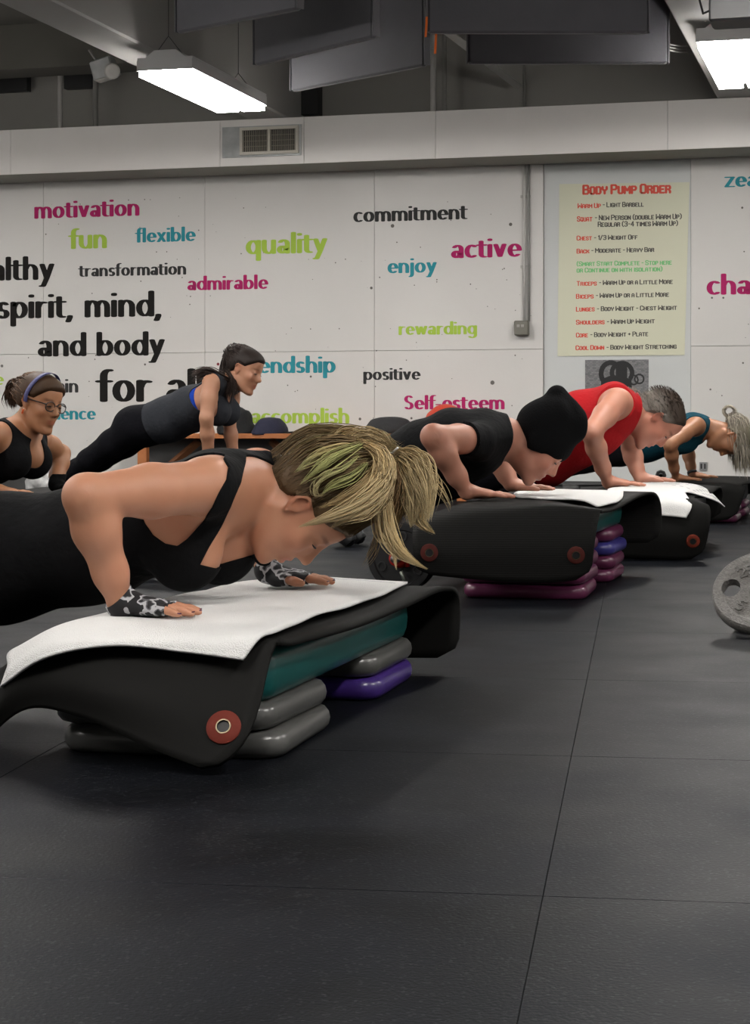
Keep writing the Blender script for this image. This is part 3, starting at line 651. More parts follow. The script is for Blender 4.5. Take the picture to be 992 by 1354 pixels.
lump('sports_bag', [(554, 575), (560, 558), (570, 543), (583, 535), (602, 537), (625, 556), (640, 575)], Db(590), .12, mat('red_bag', (.50, .045, .02), .5, bump=(30, .3, .01)), 'red bag on the bench showing above the black shirt', 'bag', 4)
lump('crumpled_towel', [(240, 574.5), (243, 568), (252, 564), (262, 565), (268, 570), (268, 574.5)], Db(254), .08, mat('white_cloth2', (.62, .62, .62), .9), 'small crumpled white cloth on the bench left end', 'towel', 5)
# ---------------------------------------------------------------- steps, mats, towels
def rounded_slab(mb, c, hx, hy, h, r, z0, ax, ay, bulge=.012, hole=None, nz=6, nc=6):
    """rounded rectangle slab with a swollen rim; ax, ay frame unit axes"""
    ring = []
    for qx, qy, a0 in ((1, 1, 0), (-1, 1, 90), (-1, -1, 180), (1, -1, 270)):
        for k in range(nc + 1):
            a = math.radians(a0 + 90 * k / nc); ring.append((qx * (hx - r), qy * (hy - r), math.cos(a), math.sin(a)))
    n = len(ring); V = []; prof = []
    for k in range(nz + 1):
        t = -90 + 180 * k / nz; prof.append((h / 2 + h / 2 * math.sin(math.radians(t)), -bulge + bulge * math.cos(math.radians(t))))
    for z, inset in prof:
        for (bx_, by_, ca, sa) in ring:
            rr_ = r + inset; u = bx_ + rr_ * ca; v = by_ + rr_ * sa; V.append(np.array([c[0], c[1], z0 + z]) + np.append(ax * u + ay * v, 0))
    Fc = []
    for a in range(len(prof) - 1):
        for k in range(n): Fc.append((a * n + k, a * n + (k + 1) % n, (a + 1) * n + (k + 1) % n, (a + 1) * n + k))
    if hole:                                       # open ring: inner wall
        m0 = len(V)
        for z in (h * .92, h * .08):
            for (bx_, by_, ca, sa) in ring:
                u = (bx_ + r * ca) * hole; v = (by_ + r * sa) * hole; V.append(np.array([c[0], c[1], z0 + z]) + np.append(ax * u + ay * v, 0))
        tp = (len(prof) - 1) * n
        for k in range(n):
            k2 = (k + 1) % n
            Fc += [(tp + k, tp + k2, m0 + k2, m0 + k), (m0 + k, m0 + k2, m0 + n + k2, m0 + n + k), (m0 + n + k, m0 + n + k2, k2, k)]
    else: Fc += [tuple(range(n - 1, -1, -1)), tuple(range((len(prof) - 1) * n, len(prof) * n))]
    mb.add(V, Fc); return mb
PLAST = {'grey': (.075, .075, .072), 'purple': (.045, .02, .16), 'pink': (.115, .022, .065), 'blue': (.045, .040, .22), 'teal': (.006, .075, .072), 'black': (.012, .012, .013)}
m_pl = lambda c: mat('plastic_' + c, PLAST[c], .28, noise=(30, .05))
RH = .05
class Step:
    def __init__(s, near_right, ang, L=1.09, Wd=.41):
        s.R = np.array(near_right, float); s.a = np.array([math.sin(ang), math.cos(ang)]); s.b = np.array([-math.cos(ang), math.sin(ang)]); s.L = L; s.Wd = Wd
    def pt(s, l, w_, z): q_ = s.R + s.a * l + s.b * w_; return np.array([q_[0], q_[1], z])
def riser_at(st, l0, color, z0, label, group, jx=0, jr=0):
    c = st.R + st.a * (l0 + .2) + st.b * (.205 + jx)
    a = np.array([st.a[0] * math.cos(jr) - st.a[1] * math.sin(jr), st.a[0] * math.sin(jr) + st.a[1] * math.cos(jr)]); b = np.array([-a[1], a[0]])
    r = empty('riser', (c[0], c[1], z0))
    rounded_slab(MB_ := MB(), c, .2, .212, RH - .001, .055, z0, a, b, .020, hole=.62); o = MB_.build('riser_block', m_pl(color), r, smooth=True); smooth_sharp(o, 50)
    for k in (-1, 1):
        p = c + b * .165 * k
        rounded_slab(MB_ := MB(), p, .06, .016, .004, .012, z0 + RH - .0045, a, b, .001, nc=3, nz=2).build('locking_lug', m_pl(color), r)
    tag(r, label, 'riser', group)
def platform_at(st, color, z0, h, label):
    c = st.R + st.a * st.L / 2 + st.b * .205
    r = empty('step_platform', (c[0], c[1], z0))
    rounded_slab(MB_ := MB(), c, st.L / 2, .205, h - .006, .06, z0, st.a, st.b, .018); o = MB_.build('deck', m_pl(color), r, smooth=True); smooth_sharp(o, 50)
    rounded_slab(MB_ := MB(), c, st.L / 2 - .03, .175, .006, .05, z0 + h - .0065, st.a, st.b, .002, nz=2); MB_.build('grip_pad', mat('grip_pad', (.02, .02, .02), .8, bump=(300, .5, .002)), r)
    for k in range(9):
        rounded_slab(MB_ := MB(), st.R + st.a * (.12 + k * (st.L - .24) / 8) + st.b * .0, .018, .004, h * .45, .006, z0 + h * .2, st.a, st.b, .001, nz=2, nc=2)
        pass
    tag(r, label, 'step platform')
def TN3(end, who): return ['under the %s, %s stack, %s' % (who, end, q) for q in ('bottom', 'middle', 'top')]
def step_set(st, near, far, pc, names, hp=.10):
    n = max(len(near), len(far))
    for k, cc in enumerate(near): riser_at(st, -.01, cc, k * RH, names['near'][k], names['g'], *names.get('jn', {}).get(k, (0, 0)))
    for k, cc in enumerate(far): riser_at(st, st.L - .40 + .01, cc, k * RH, names['far'][k], names['g'], *names.get('jf', {}).get(k, (0, 0)))
    platform_at(st, pc, n * RH, hp, names['p'])
def grommet(mat_o, G, n, iv, iu, R=.024, hole=.011, col=(.13, .022, .014)):
    p = G[iv, iu]; nn = n[iv, iu]
    g = MB().lathe(p - nn * .003, nn, [(hole, -.010), (hole, .0085), (R * .85, .0080), (R, .0055), (R, -.001), (R * .9, -.010)], 28, close=True).build('grommet', mat('plastic_ring_%d' % int(col[0] * 1000), col, .7, spec=.15), mat_o, smooth=True); smooth_sharp(g, 40)
    MB().lathe(p, nn, [(hole * .98, .0045), (hole * .98, .0066), (hole * .82, .0066), (hole * .82, .0045)], 24, close=True).build('eyelet', mat('brass_eyelet', (.25, .2, .13), .35, .9), g)
    MB().lathe(p, nn, [(hole * .8, .0008), (hole * .8, .0022)], 24).build('hole', m_black, g)
m_mat = mat('mat_foam', (.010, .0098, .0092), .8, noise=(5, .12), bump=(220, .12, .0015), spec=.10)
m_terry = mat('terry_towel', (.72, .715, .705), .95, noise=(60, .03), bump=(420, .8, .004), sheen=.2)
def wr(seed, amp, fr=9):
    r_ = np.random.RandomState(seed); K = r_.normal(size=(7, 2)) * fr; ph = r_.uniform(0, 6.28, 7); am = r_.uniform(.4, 1, 7)
    return lambda G: amp * sum(am[i] * np.sin(G[..., 0] * K[i, 0] + G[..., 1] * K[i, 1] + ph[i]) for i in range(7)) / 2.5
def ridge(mat_name, scale):                        # ribbed rubber: bump from a wave across the mat
    m = mat(mat_name, (.011, .0108, .0102), .72, spec=.12); nt = m.node_tree; b_ = nt.nodes['Principled BSDF']
    wv = nt.nodes.new('ShaderNodeTexWave'); wv.inputs['Scale'].default_value = scale; wv.bands_direction = 'Z'; wv.inputs['Distortion'].default_value = .4
    tc = nt.nodes['Texture Coordinate']; nt.links.new(tc.outputs['Object'], wv.inputs['Vector'])
    bp = nt.nodes.new('ShaderNodeBump'); bp.inputs['Strength'].default_value = .16; bp.inputs['Distance'].default_value = .003
    nt.links.new(wv.outputs['Color'], bp.inputs['Height']); nt.links.new(bp.outputs['Normal'], b_.inputs['Normal']); return m
# --- front step
A1 = math.atan2(.251, .968)
s1 = Step((-.188, 3.33), A1, L=1.10)
step_set(s1, ['grey', 'grey'], ['purple', 'grey'], 'teal', dict(
    near=['grey riser on the floor under the near end of the teal platform', 'grey riser right under the near end of the teal platform, upper of two'],
    far=['purple riser on the floor under the far end of the teal platform', 'grey riser between the purple riser and the teal platform'],
    p='teal step platform under the front mat', g='risers under the teal platform', jn={0: (-.012, .03), 1: (.0, -.02)}, jf={0: (-.004, .03), 1: (.0, .0)}))
Z1 = .2105
g1 = [[P(-25, 985, 3.5), P(35, 938, 3.40), P(110, 950, 3.31), P(200, 990, 3.23), P(297, 1026, 3.165)],
      [P(-20, 950, 3.46), P(30, 905, 3.39), P(120, 905, 3.30), P(225, 925, 3.25), P(338, 945, 3.22)],
      [P(-12, 912, 3.50), P(32, 870, 3.42), P(120, 856, 3.38), P(240, 856, 3.34), P(362, 852, 3.31)],
      [s1.pt(.10, .55, .14), s1.pt(.08, .44, .205), s1.pt(.06, .3, Z1), s1.pt(.06, .15, Z1), s1.pt(.05, -.035, Z1)],
      [s1.pt(.45, .55, .15), s1.pt(.45, .44, .205), s1.pt(.45, .3, Z1), s1.pt(.45, .15, Z1), s1.pt(.45, -.045, .200)],
      [s1.pt(.85, .54, .16), s1.pt(.85, .43, .207), s1.pt(.85, .3, Z1), s1.pt(.85, .14, Z1), s1.pt(.85, -.05, .203)],
      [s1.pt(1.12, .53, .18), s1.pt(1.12, .42, .211), s1.pt(1.12, .28, Z1), s1.pt(1.12, .13, Z1 + .003), s1.pt(1.12, -.07, .214)],
      [s1.pt(1.235, .53, .13), s1.pt(1.235, .42, .150), s1.pt(1.235, .28, .17), s1.pt(1.235, .11, .175), s1.pt(1.225, -.085, .180)],
      [s1.pt(1.20, .53, .03), s1.pt(1.22, .41, .03), s1.pt(1.24, .27, .03), s1.pt(1.245, .10, .03), s1.pt(1.235, -.08, .035)]]
mat1, G1, N1 = sheet('exercise_mat', g1, 7, .011, m_mat, corner=.05)
tag(mat1, 'large dark exercise mat draped over the front step beneath the white towel', 'exercise mat')
best = np.unravel_index(np.argmin(np.linalg.norm(G1[:20] - P(293, 965, 3.2), axis=2)), G1[:20].shape[:2])
grommet(mat1, G1, N1, best[0], best[1], R=.030, hole=.0135)
# scuffs on the mat
ZT = .2175
t1 = [[P(3, 909, 3.43), P(62, 871, 3.335), P(150, 855, 3.315), P(248, 864, 3.285), P(322, 874, 3.25)],
      [P(12, 884, 3.44), P(70, 851, 3.37), P(150, 846, 3.345), P(248, 847, 3.315), P(345, 845, 3.285)],
      [s1.pt(.10, .535, .165), s1.pt(.10, .43, ZT - .004), s1.pt(.10, .3, ZT), s1.pt(.09, .16, ZT), s1.pt(.07, .0, ZT)],
      [s1.pt(.35, .535, .165), s1.pt(.35, .43, ZT - .004), s1.pt(.35, .3, ZT), s1.pt(.35, .18, ZT), s1.pt(.35, .015, ZT)],
      [s1.pt(.70, .53, .17), s1.pt(.70, .42, ZT), s1.pt(.70, .3, ZT), s1.pt(.70, .18, ZT + .004), s1.pt(.70, .005, ZT)],
      [s1.pt(.95, .50, .19), s1.pt(.95, .40, ZT), s1.pt(.95, .28, ZT + .008), s1.pt(.95, .16, ZT + .008), s1.pt(.95, .01, ZT)],
      [s1.pt(1.13, .46, .20), s1.pt(1.13, .36, ZT), s1.pt(1.13, .25, ZT + .010), s1.pt(1.13, .14, ZT + .006), s1.pt(1.13, .02, ZT)]]
w1 = wr(3, .0035, 11)
tw1, GT1, NT1 = sheet('gym_towel', t1, 9, .005, m_terry, wrinkle=lambda G: .0062 + 1.6 * w1(G) * np.linspace(.3, 1, G.shape[0])[:, None])
tag(tw1, 'white terry towel spread over the front step under the gloved hands', 'towel')
# stitched grey lettering-like stripes at the towel's far hem
mb = MB()
for q_ in (0.0, .006):
    for k in range(len(GT1[0]) - 30, len(GT1[0]) - 2):
        a = GT1[-5, k] + NT1[-5, k] * .0012; b = GT1[-5, k + 1] + NT1[-5, k + 1] * .0012; d = GT1[-5, k] - GT1[-6, k]; d /= np.linalg.norm(d)
        mb.add([a - d * q_, b - d * q_, b - d * (q_ + .003), a - d * (q_ + .003)], [(0, 1, 2, 3)])
mb.build('hem_stripe', mat('hem_blue_grey', (.16, .17, .25), .8), tw1)
# --- middle step
A2 = math.atan2(.255, .967)
s2 = Step((.690, 6.30), A2, L=1.09)
gl = 'risers under the black hatted man'
step_set(s2, ['pink', 'pink', 'pink', 'pink'], ['pink', 'pink', 'blue', 'pink'], 'teal', dict(
    near=['plum riser on the floor at the near end, bottom of its stack'] + ['plum riser behind the middle mat front flap, %s' % q for q in ('second from the floor', 'third from the floor', 'topmost')],
    far=['lowest plum riser of the four tier stack beside the curled mat', 'second plum riser from the floor in the four tier stack', 'blue riser in the four tier stack', 'top plum riser of the four tier stack right above the blue one'],
    p='dark teal step platform under the ribbed middle mat', g=gl, jn={0: (.0, .05)}, jf={1: (-.004, .03), 2: (-.008, -.02), 3: (0, .02)}), hp=.11)
Z2 = .3215
g2 = [[P(549, 758, 6.23), P(612, 765, 6.22), P(680, 770, 6.22), P(736, 770, 6.22), P(782, 764, 6.22)],
      [P(546, 725, 6.20), P(611, 724, 6.2), P(680, 722, 6.2), P(738, 720, 6.2), P(787, 716, 6.19)],
      [P(547, 694, 6.26), P(611, 683, 6.24), P(680, 678, 6.23), P(740, 676, 6.23), P(793, 680, 6.22)],
      [P(556, 682, 6.36), P(612, 670, 6.32), P(682, 667, 6.29), P(742, 666, 6.27), P(797, 673.5, 6.25)],
      [s2.pt(.10, .53, .27), s2.pt(.10, .43, .315), s2.pt(.10, .27, Z2), s2.pt(.10, .12, Z2), s2.pt(.10, -.055, .297)],
      [s2.pt(.5, .53, .28), s2.pt(.5, .42, .318), s2.pt(.5, .27, Z2), s2.pt(.5, .12, Z2), s2.pt(.5, -.055, .292)],
      [s2.pt(.95, .52, .29), s2.pt(.95, .42, .32), s2.pt(.95, .27, Z2), s2.pt(.95, .11, Z2), s2.pt(.95, -.08, .318)],
      [s2.pt(1.12, .52, .29), s2.pt(1.12, .42, .315), s2.pt(1.12, .27, Z2), s2.pt(1.12, .09, Z2), s2.pt(1.12, -.12, .318)],
      [s2.pt(1.20, .52, .22), s2.pt(1.20, .42, .22), s2.pt(1.20, .27, .24), s2.pt(1.20, .07, .24), s2.pt(1.20, -.135, .25)],
      [s2.pt(1.17, .52, .11), s2.pt(1.18, .42, .11), s2.pt(1.19, .27, .115), s2.pt(1.2, .07, .115), s2.pt(1.2, -.13, .12)]]
m_rib = ridge('ribbed_mat_foam', 42.0)
mat2, G2, N2 = sheet('exercise_mat', g2, 6, .011, m_rib, corner=.05)
tag(mat2, 'ribbed dark exercise mat with two grommets draped over the middle step', 'exercise mat')
for (a, b) in ((566, 731), (765, 731.5)):
    bi = np.unravel_index(np.argmin(np.linalg.norm(G2[:18] - P(a, b, 6.2), axis=2)), G2[:18].shape[:2]); grommet(mat2, G2, N2, bi[0], bi[1], R=.029, hole=.0145, col=(.085, .020, .016))
t2 = [[s2.pt(.23, .20, .327), s2.pt(.19, .11, .327), s2.pt(.15, .02, .325), s2.pt(.14, -.03, .307)],
      [s2.pt(.42, .30, .327), s2.pt(.42, .18, .329), s2.pt(.42, .06, .327), s2.pt(.40, -.045, .307)],
      [s2.pt(.70, .36, .327), s2.pt(.70, .22, .330), s2.pt(.70, .08, .329), s2.pt(.72, -.04, .311)],
      [s2.pt(.98, .38, .327), s2.pt(.98, .24, .331), s2.pt(.98, .10, .329), s2.pt(1.0, -.01, .326)]]
w2 = wr(8, .0025, 9)
tw2, GT2, NT2 = sheet('gym_towel', t2, 8, .005, m_terry, wrinkle=lambda G: .003 + w2(G))
tag(tw2, 'flat white towel on the middle step below the black hatted head', 'towel')
# --- third step
s3 = Step((1.335, 8.15), math.atan2(.26, .966), L=1.09)
step_set(s3, ['black'] * 3, ['black'] * 3, 'black', dict(near=['black riser ' + q for q in TN3('near', 'red shirted man')], far=['black riser ' + q for q in TN3('far', 'red shirted man')],
    p='black step platform under the red shirted man', g='risers under the red shirted man'), hp=.125)
Z3 = .286
g3 = [[P(752, 730, 8.06), P(800, 735, 8.07), P(860, 739, 8.08), P(905, 740, 8.08), P(930, 736, 8.06)],
      [P(750, 705, 8.05), P(800, 705, 8.05), P(860, 705, 8.05), P(905, 705, 8.05), P(938, 700, 8.03)],
      [P(752, 675, 8.08), P(800, 672, 8.08), P(860, 670, 8.08), P(900, 668, 8.08), P(939, 671, 8.04)],
      [P(756, 664, 8.17), P(801, 656, 8.16), P(860, 654, 8.14), P(900, 655, 8.14), P(928, 664, 8.12)],
      [s3.pt(.10, .53, .25), s3.pt(.10, .43, .282), s3.pt(.10, .27, Z3), s3.pt(.10, .12, Z3), s3.pt(.10, -.03, .27)],
      [s3.pt(.5, .53, .25), s3.pt(.5, .42, .283), s3.pt(.5, .27, Z3), s3.pt(.5, .12, Z3), s3.pt(.5, -.05, .26)],
      [s3.pt(1.09, .52, .26), s3.pt(1.09, .42, .284), s3.pt(1.09, .27, Z3), s3.pt(1.09, .10, Z3), s3.pt(1.09, -.07, .275)],
      [s3.pt(1.17, .52, .12), s3.pt(1.17, .42, .12), s3.pt(1.17, .27, .12), s3.pt(1.17, .10, .12), s3.pt(1.17, -.06, .12)]]
mat3, G3, N3 = sheet('exercise_mat', g3, 6, .011, m_mat, corner=.05)
tag(mat3, 'dark exercise mat with one visible grommet under the red shirted man', 'exercise mat')
for (a, b) in ((917, 713), (772, 713)):
    bi = np.unravel_index(np.argmin(np.linalg.norm(G3[:18] - P(a, b, 8.06), axis=2)), G3[:18].shape[:2]); grommet(mat3, G3, N3, bi[0], bi[1], R=.029, hole=.0145, col=(.17, .028, .015))
t3 = [[P(830, 680, 8.05), P(862, 681, 8.05), P(888, 683, 8.05), P(908, 685, 8.04)],
      [P(826, 664, 8.10), P(860, 662, 8.09), P(890, 662, 8.08), P(915, 668, 8.07)],
      [s3.pt(.05, .34, .293), s3.pt(.05, .22, .295), s3.pt(.05, .11, .294), s3.pt(.05, .0, .285)],
      [s3.pt(.4, .34, .293), s3.pt(.4, .20, .300), s3.pt(.36, .06, .294), s3.pt(.28, -.055, .262)],
      [s3.pt(.75, .33, .293), s3.pt(.75, .18, .303), s3.pt(.6, .03, .298), s3.pt(.45, -.10, .235)],
      [s3.pt(1.05, .32, .293), s3.pt(1.0, .16, .300), s3.pt(.8, .0, .285), s3.pt(.62, -.12, .20)]]
w3 = wr(21, .003, 9)
tw3, GT3, NT3 = sheet('gym_towel', t3, 8, .005, m_terry, wrinkle=lambda G: .004 + w3(G))
tag(tw3, 'crumpled white towel with faint grey print hanging off the third step', 'towel')
rg = random.Random(3)
mb = MB()
for row in range(7):
    for k in range(6):
        iv = 26 + row * 2; iu = len(GT3[0]) - 14 + k * 2
        if rg.random() < .3 or iv + 1 >= len(GT3): continue
        a = GT3[iv, iu] + NT3[iv, iu] * .0015; b = GT3[iv, iu + 1] + NT3[iv, iu + 1] * .0015; d = GT3[iv + 1, iu] - GT3[iv, iu]; d = d / np.linalg.norm(d) * .012
        mb.add([a, b, b + d, a + d], [(0, 1, 2, 3)])
mb.build('towel_print', mat('towel_print_grey', (.25, .25, .28), .8), tw3)
# --- fourth step
s4 = Step((2.12, 11.1), math.atan2(.26, .966), L=1.09)
step_set(s4, ['pink', 'pink'], ['pink', 'pink'], 'black', dict(near=['dark plum riser on the floor under the near end of the farthest step', 'dark plum riser second from floor under the near end of the farthest step'],
    far=['dark plum riser on the floor under the far end of the farthest step', 'dark plum riser second from floor under the far end of the farthest step'],
    p='black step platform under the woman in teal', g='risers under the woman in teal'), hp=.125)
Z4 = .238
g4 = [[P(850, 684, 11.0), P(890, 688, 11.0), P(925, 689, 11.0), P(955, 688, 11.0), P(974, 684, 10.98)],
      [P(848, 662, 10.98), P(885, 660, 10.98), P(925, 660, 10.98), P(955, 660, 10.98), P(982, 660, 10.95)],
      [P(852, 646, 11.03), P(885, 642, 11.02), P(925, 641, 11.02), P(955, 641, 11.0), P(986, 645, 10.98)],
      [s4.pt(.06, .55, .21), s4.pt(.06, .43, .236), s4.pt(.06, .27, Z4), s4.pt(.06, .12, Z4), s4.pt(.06, -.03, .225)],
      [s4.pt(.5, .53, .21), s4.pt(.5, .42, .236), s4.pt(.5, .27, Z4), s4.pt(.5, .12, Z4), s4.pt(.5, -.05, .225)],
      [s4.pt(1.09, .52, .22), s4.pt(1.09, .42, .237), s4.pt(1.09, .27, Z4), s4.pt(1.09, .10, Z4), s4.pt(1.09, -.10, .235)],
      [s4.pt(1.18, .52, .12), s4.pt(1.18, .42, .12), s4.pt(1.18, .27, .12), s4.pt(1.18, .10, .12), s4.pt(1.18, -.09, .14)]]
mat4, G4, N4 = sheet('exercise_mat', g4, 5, .011, m_mat, corner=.05)
tag(mat4, 'farthest dark exercise mat at the right edge under the woman in teal', 'exercise mat')
# --- step of the woman with glasses (mostly outside the frame)
s5 = Step((-1.40, 7.45), math.atan2(.26, .966), L=1.05)
step_set(s5, ['grey'] * 3, ['grey'] * 3, 'black', dict(near=['grey riser ' + q for q in TN3('near', 'woman with glasses')], far=['grey riser ' + q for q in TN3('far', 'woman with glasses')], p='black step platform under the woman with glasses', g='risers under the woman with glasses'), hp=.13)
Z5 = .291
g5 = [[s5.pt(-.03, .50, .08), s5.pt(-.03, .3, .08), s5.pt(-.03, .1, .08), s5.pt(-.03, -.08, .08)],
      [s5.pt(-.025, .5, .25), s5.pt(-.03, .3, .27), s5.pt(-.03, .1, .27), s5.pt(-.025, -.08, .26)],
      [s5.pt(.06, .5, .27), s5.pt(.06, .3, Z5), s5.pt(.06, .1, Z5), s5.pt(.06, -.08, .28)],
      [s5.pt(.6, .5, .27), s5.pt(.6, .3, Z5), s5.pt(.6, .1, Z5), s5.pt(.6, -.08, .28)],
      [s5.pt(1.05, .5, .27), s5.pt(1.05, .3, Z5), s5.pt(1.05, .1, Z5), s5.pt(1.05, -.08, .28)],
      [s5.pt(1.12, .5, .10), s5.pt(1.12, .3, .10), s5.pt(1.12, .1, .10), s5.pt(1.12, -.08, .10)]]
o, _, _ = sheet('exercise_mat', g5, 6, .011, m_mat, corner=.04); tag(o, 'black exercise mat under the woman with glasses at the left edge', 'exercise mat')
# --- step of the ponytailed woman at the back
s6 = Step((-.62, 10.0), math.atan2(.26, .966), L=1.05)
step_set(s6, ['grey'] * 3, ['grey'] * 3, 'black', dict(near=['grey riser ' + q for q in TN3('near', 'dark ponytailed woman')], far=['grey riser ' + q for q in TN3('far', 'dark ponytailed woman')], p='black step platform behind the blonde woman\'s back', g='risers under the ponytailed woman'), hp=.14)

# ---------------------------------------------------------------- barbell beside the middle step, far bar, plate at the right
def plate_prof(r, t, hub=.03, rim=.022, dish=.006):
    return [(.0255, -t / 2), (hub, -t / 2 - .0), (hub + .004, -t / 2 + dish), (r - rim - .004, -t / 2 + dish), (r - rim, -t / 2), (r - .004, -t / 2), (r, -t / 2 + .004), (r, t / 2 - .004), (r - .004, t / 2), (r - rim, t / 2), (r - rim - .004, t / 2 - dish), (hub + .004, t / 2 - dish), (hub, t / 2), (.0255, t / 2)]
m_rub = mat('black_rubber_plate', (.014, .014, .015), .42, noise=(20, .2))
def bar_plate(c, ax, r, t, name, label, group):
    o = MB().lathe(c, ax, plate_prof(r, t), 48, close=True).build(name, m_rub, smooth=True); smooth_sharp(o, 35)
    u = np.cross(ax, (0, 0, 1)); u /= np.linalg.norm(u); v = np.cross(ax, u); tn = np.array(ax) / np.linalg.norm(ax)
    for k in range(3):
        a = math.radians(35 + 120 * k); p = np.array(c) + (u * math.cos(a) + v * math.sin(a)) * r * .62 - tn * t * .30
        MB().lathe(p, tn, [(.017, -.006), (.017, .004), (.012, .004), (.012, -.006)], 16, close=True).build('grip_ring', mat('dark_steel', (.08, .08, .08), .35, .8), o)
    tag(o, label, 'weight plate', group)
bax = np.array([.28, .95, .0]); bax /= np.linalg.norm(bax)
bc_ = P(531, 738, 6.62); bc_[2] = .121
bar_plate(bc_, bax, .12, .035, 'weight_plate', 'black rubber plate nearest on the barbell beside the middle mat', 'plates on the barbell')
bar_plate(bc_ + bax * .040, bax, .12, .035, 'weight_plate', 'second black rubber plate on the barbell beside the middle mat', 'plates on the barbell')
bar_plate(bc_ + bax * .078, bax, .095, .028, 'weight_plate', 'smaller black plate third on the barbell beside the middle mat', 'plates on the barbell')
bb = empty('barbell', bc_ - np.array([0, 0, .0]))
MB().tube([bc_ - bax * .10, bc_ + bax * 1.35], .0135, 14).build('bar', mat('chrome_bar', (.30, .30, .31), .3, .9), bb, smooth=True)
m_redc = mat('red_collar', (.42, .018, .012), .35)
MB().lathe(bc_ - bax * .022, bax, [(.015, -.035), (.030, -.033), (.030, -.004), (.036, -.003), (.036, .0), (.015, .0)], 24, close=True).build('collar', m_redc, bb, smooth=True)
cl = MB().tube([bc_ - bax * .05 + (0.0, 0, .028), bc_ - bax * .05 + (.03, 0, .012), bc_ - bax * .05 + (.035, 0, -.03)], .009, 8).build('collar_lever', m_redc, bb, smooth=True)
MB().tube([bc_ - bax * .052 + (.012, 0, -.045), bc_ - bax * .052 + (.030, 0, -.085)], .007, 8).build('collar_pin', mat('pale_green_metal', (.30, .33, .28), .4, .6), bb, smooth=True)
tag(bb, 'barbell end with red collar beside the middle mat below the ponytail', 'barbell')
# far barbell lying near the wall behind the red shirted man
b2 = empty('barbell', P(745, 655, 13.0))
zz = .6 - (649 - 556) * 12.6 / F
a = P(690, 641, 12.8); b = P(840, 641, 12.4)
MB().tube([P(672, 641.5, 12.9), P(850, 640.5, 12.3)], .012, 10).build('bar', m_black, b2, smooth=True)
MB().lathe(P(756, 650, 12.6), (1, -.1, 0), [(.014, -.06), (.05, -.06), (.052, .0), (.05, .06), (.014, .06)], 20, close=True).build('weight_block', m_black, b2, smooth=True)
MB().tube([P(672, 653, 12.7), P(860, 652, 12.2)], .018, 8).build('stand_rail', mat('dark_rail', (.03, .03, .033), .4), b2, smooth=True)
for px in (690, 838): MB().tube([P(px, 641, 12.8 - (px - 690) * .003), P(px, 668, 12.7 - (px - 690) * .003)], .014, 8).build('stand_leg', m_black, b2, smooth=True)
tag(b2, 'low black bar rack near the wall behind the hatted man\'s face', 'barbell rack')
# small black hand weight on the farthest step
dbl = empty('dumbbell', P(874, 634, 12.1))
MB().tube([P(874, 629, 12.05), P(874, 629, 12.25)], .014, 10).build('handle', m_black, dbl, smooth=True)
for dd in (12.03, 12.22):
    o = MB().lathe(P(874, 628.5, dd), (.15, 1, 0), [(.014, -.02), (.03, -.02), (.036, -.01), (.036, .01), (.03, .02), (.014, .02)], 8, close=True).build('weight_head', m_rub, dbl)
dbl.location.z += .0
tag(dbl, 'small black dumbbell standing behind the red shirted man\'s far hand', 'dumbbell')
# cast iron plate leaning at the right edge
m_iron = mat('grey_hammered_iron', (.165, .158, .148), .48, .25, noise=(120, .6), bump=(200, .8, .004))
pr = .150; pn = np.array([-.26, -.62, .74]); pn /= np.linalg.norm(pn)
pc = P(1014, 783, 5.30)
ip = empty('weight_plate', (pc[0], pc[1], 0))
uu = np.cross(pn, (0, 0, 1)); uu /= np.linalg.norm(uu); vv = np.cross(uu, pn)      # uu: sideways, vv: up in the disc's plane
if vv[2] < 0: vv = -vv
uu = np.cross(vv, pn)
if uu[0] < 0: uu = -uu
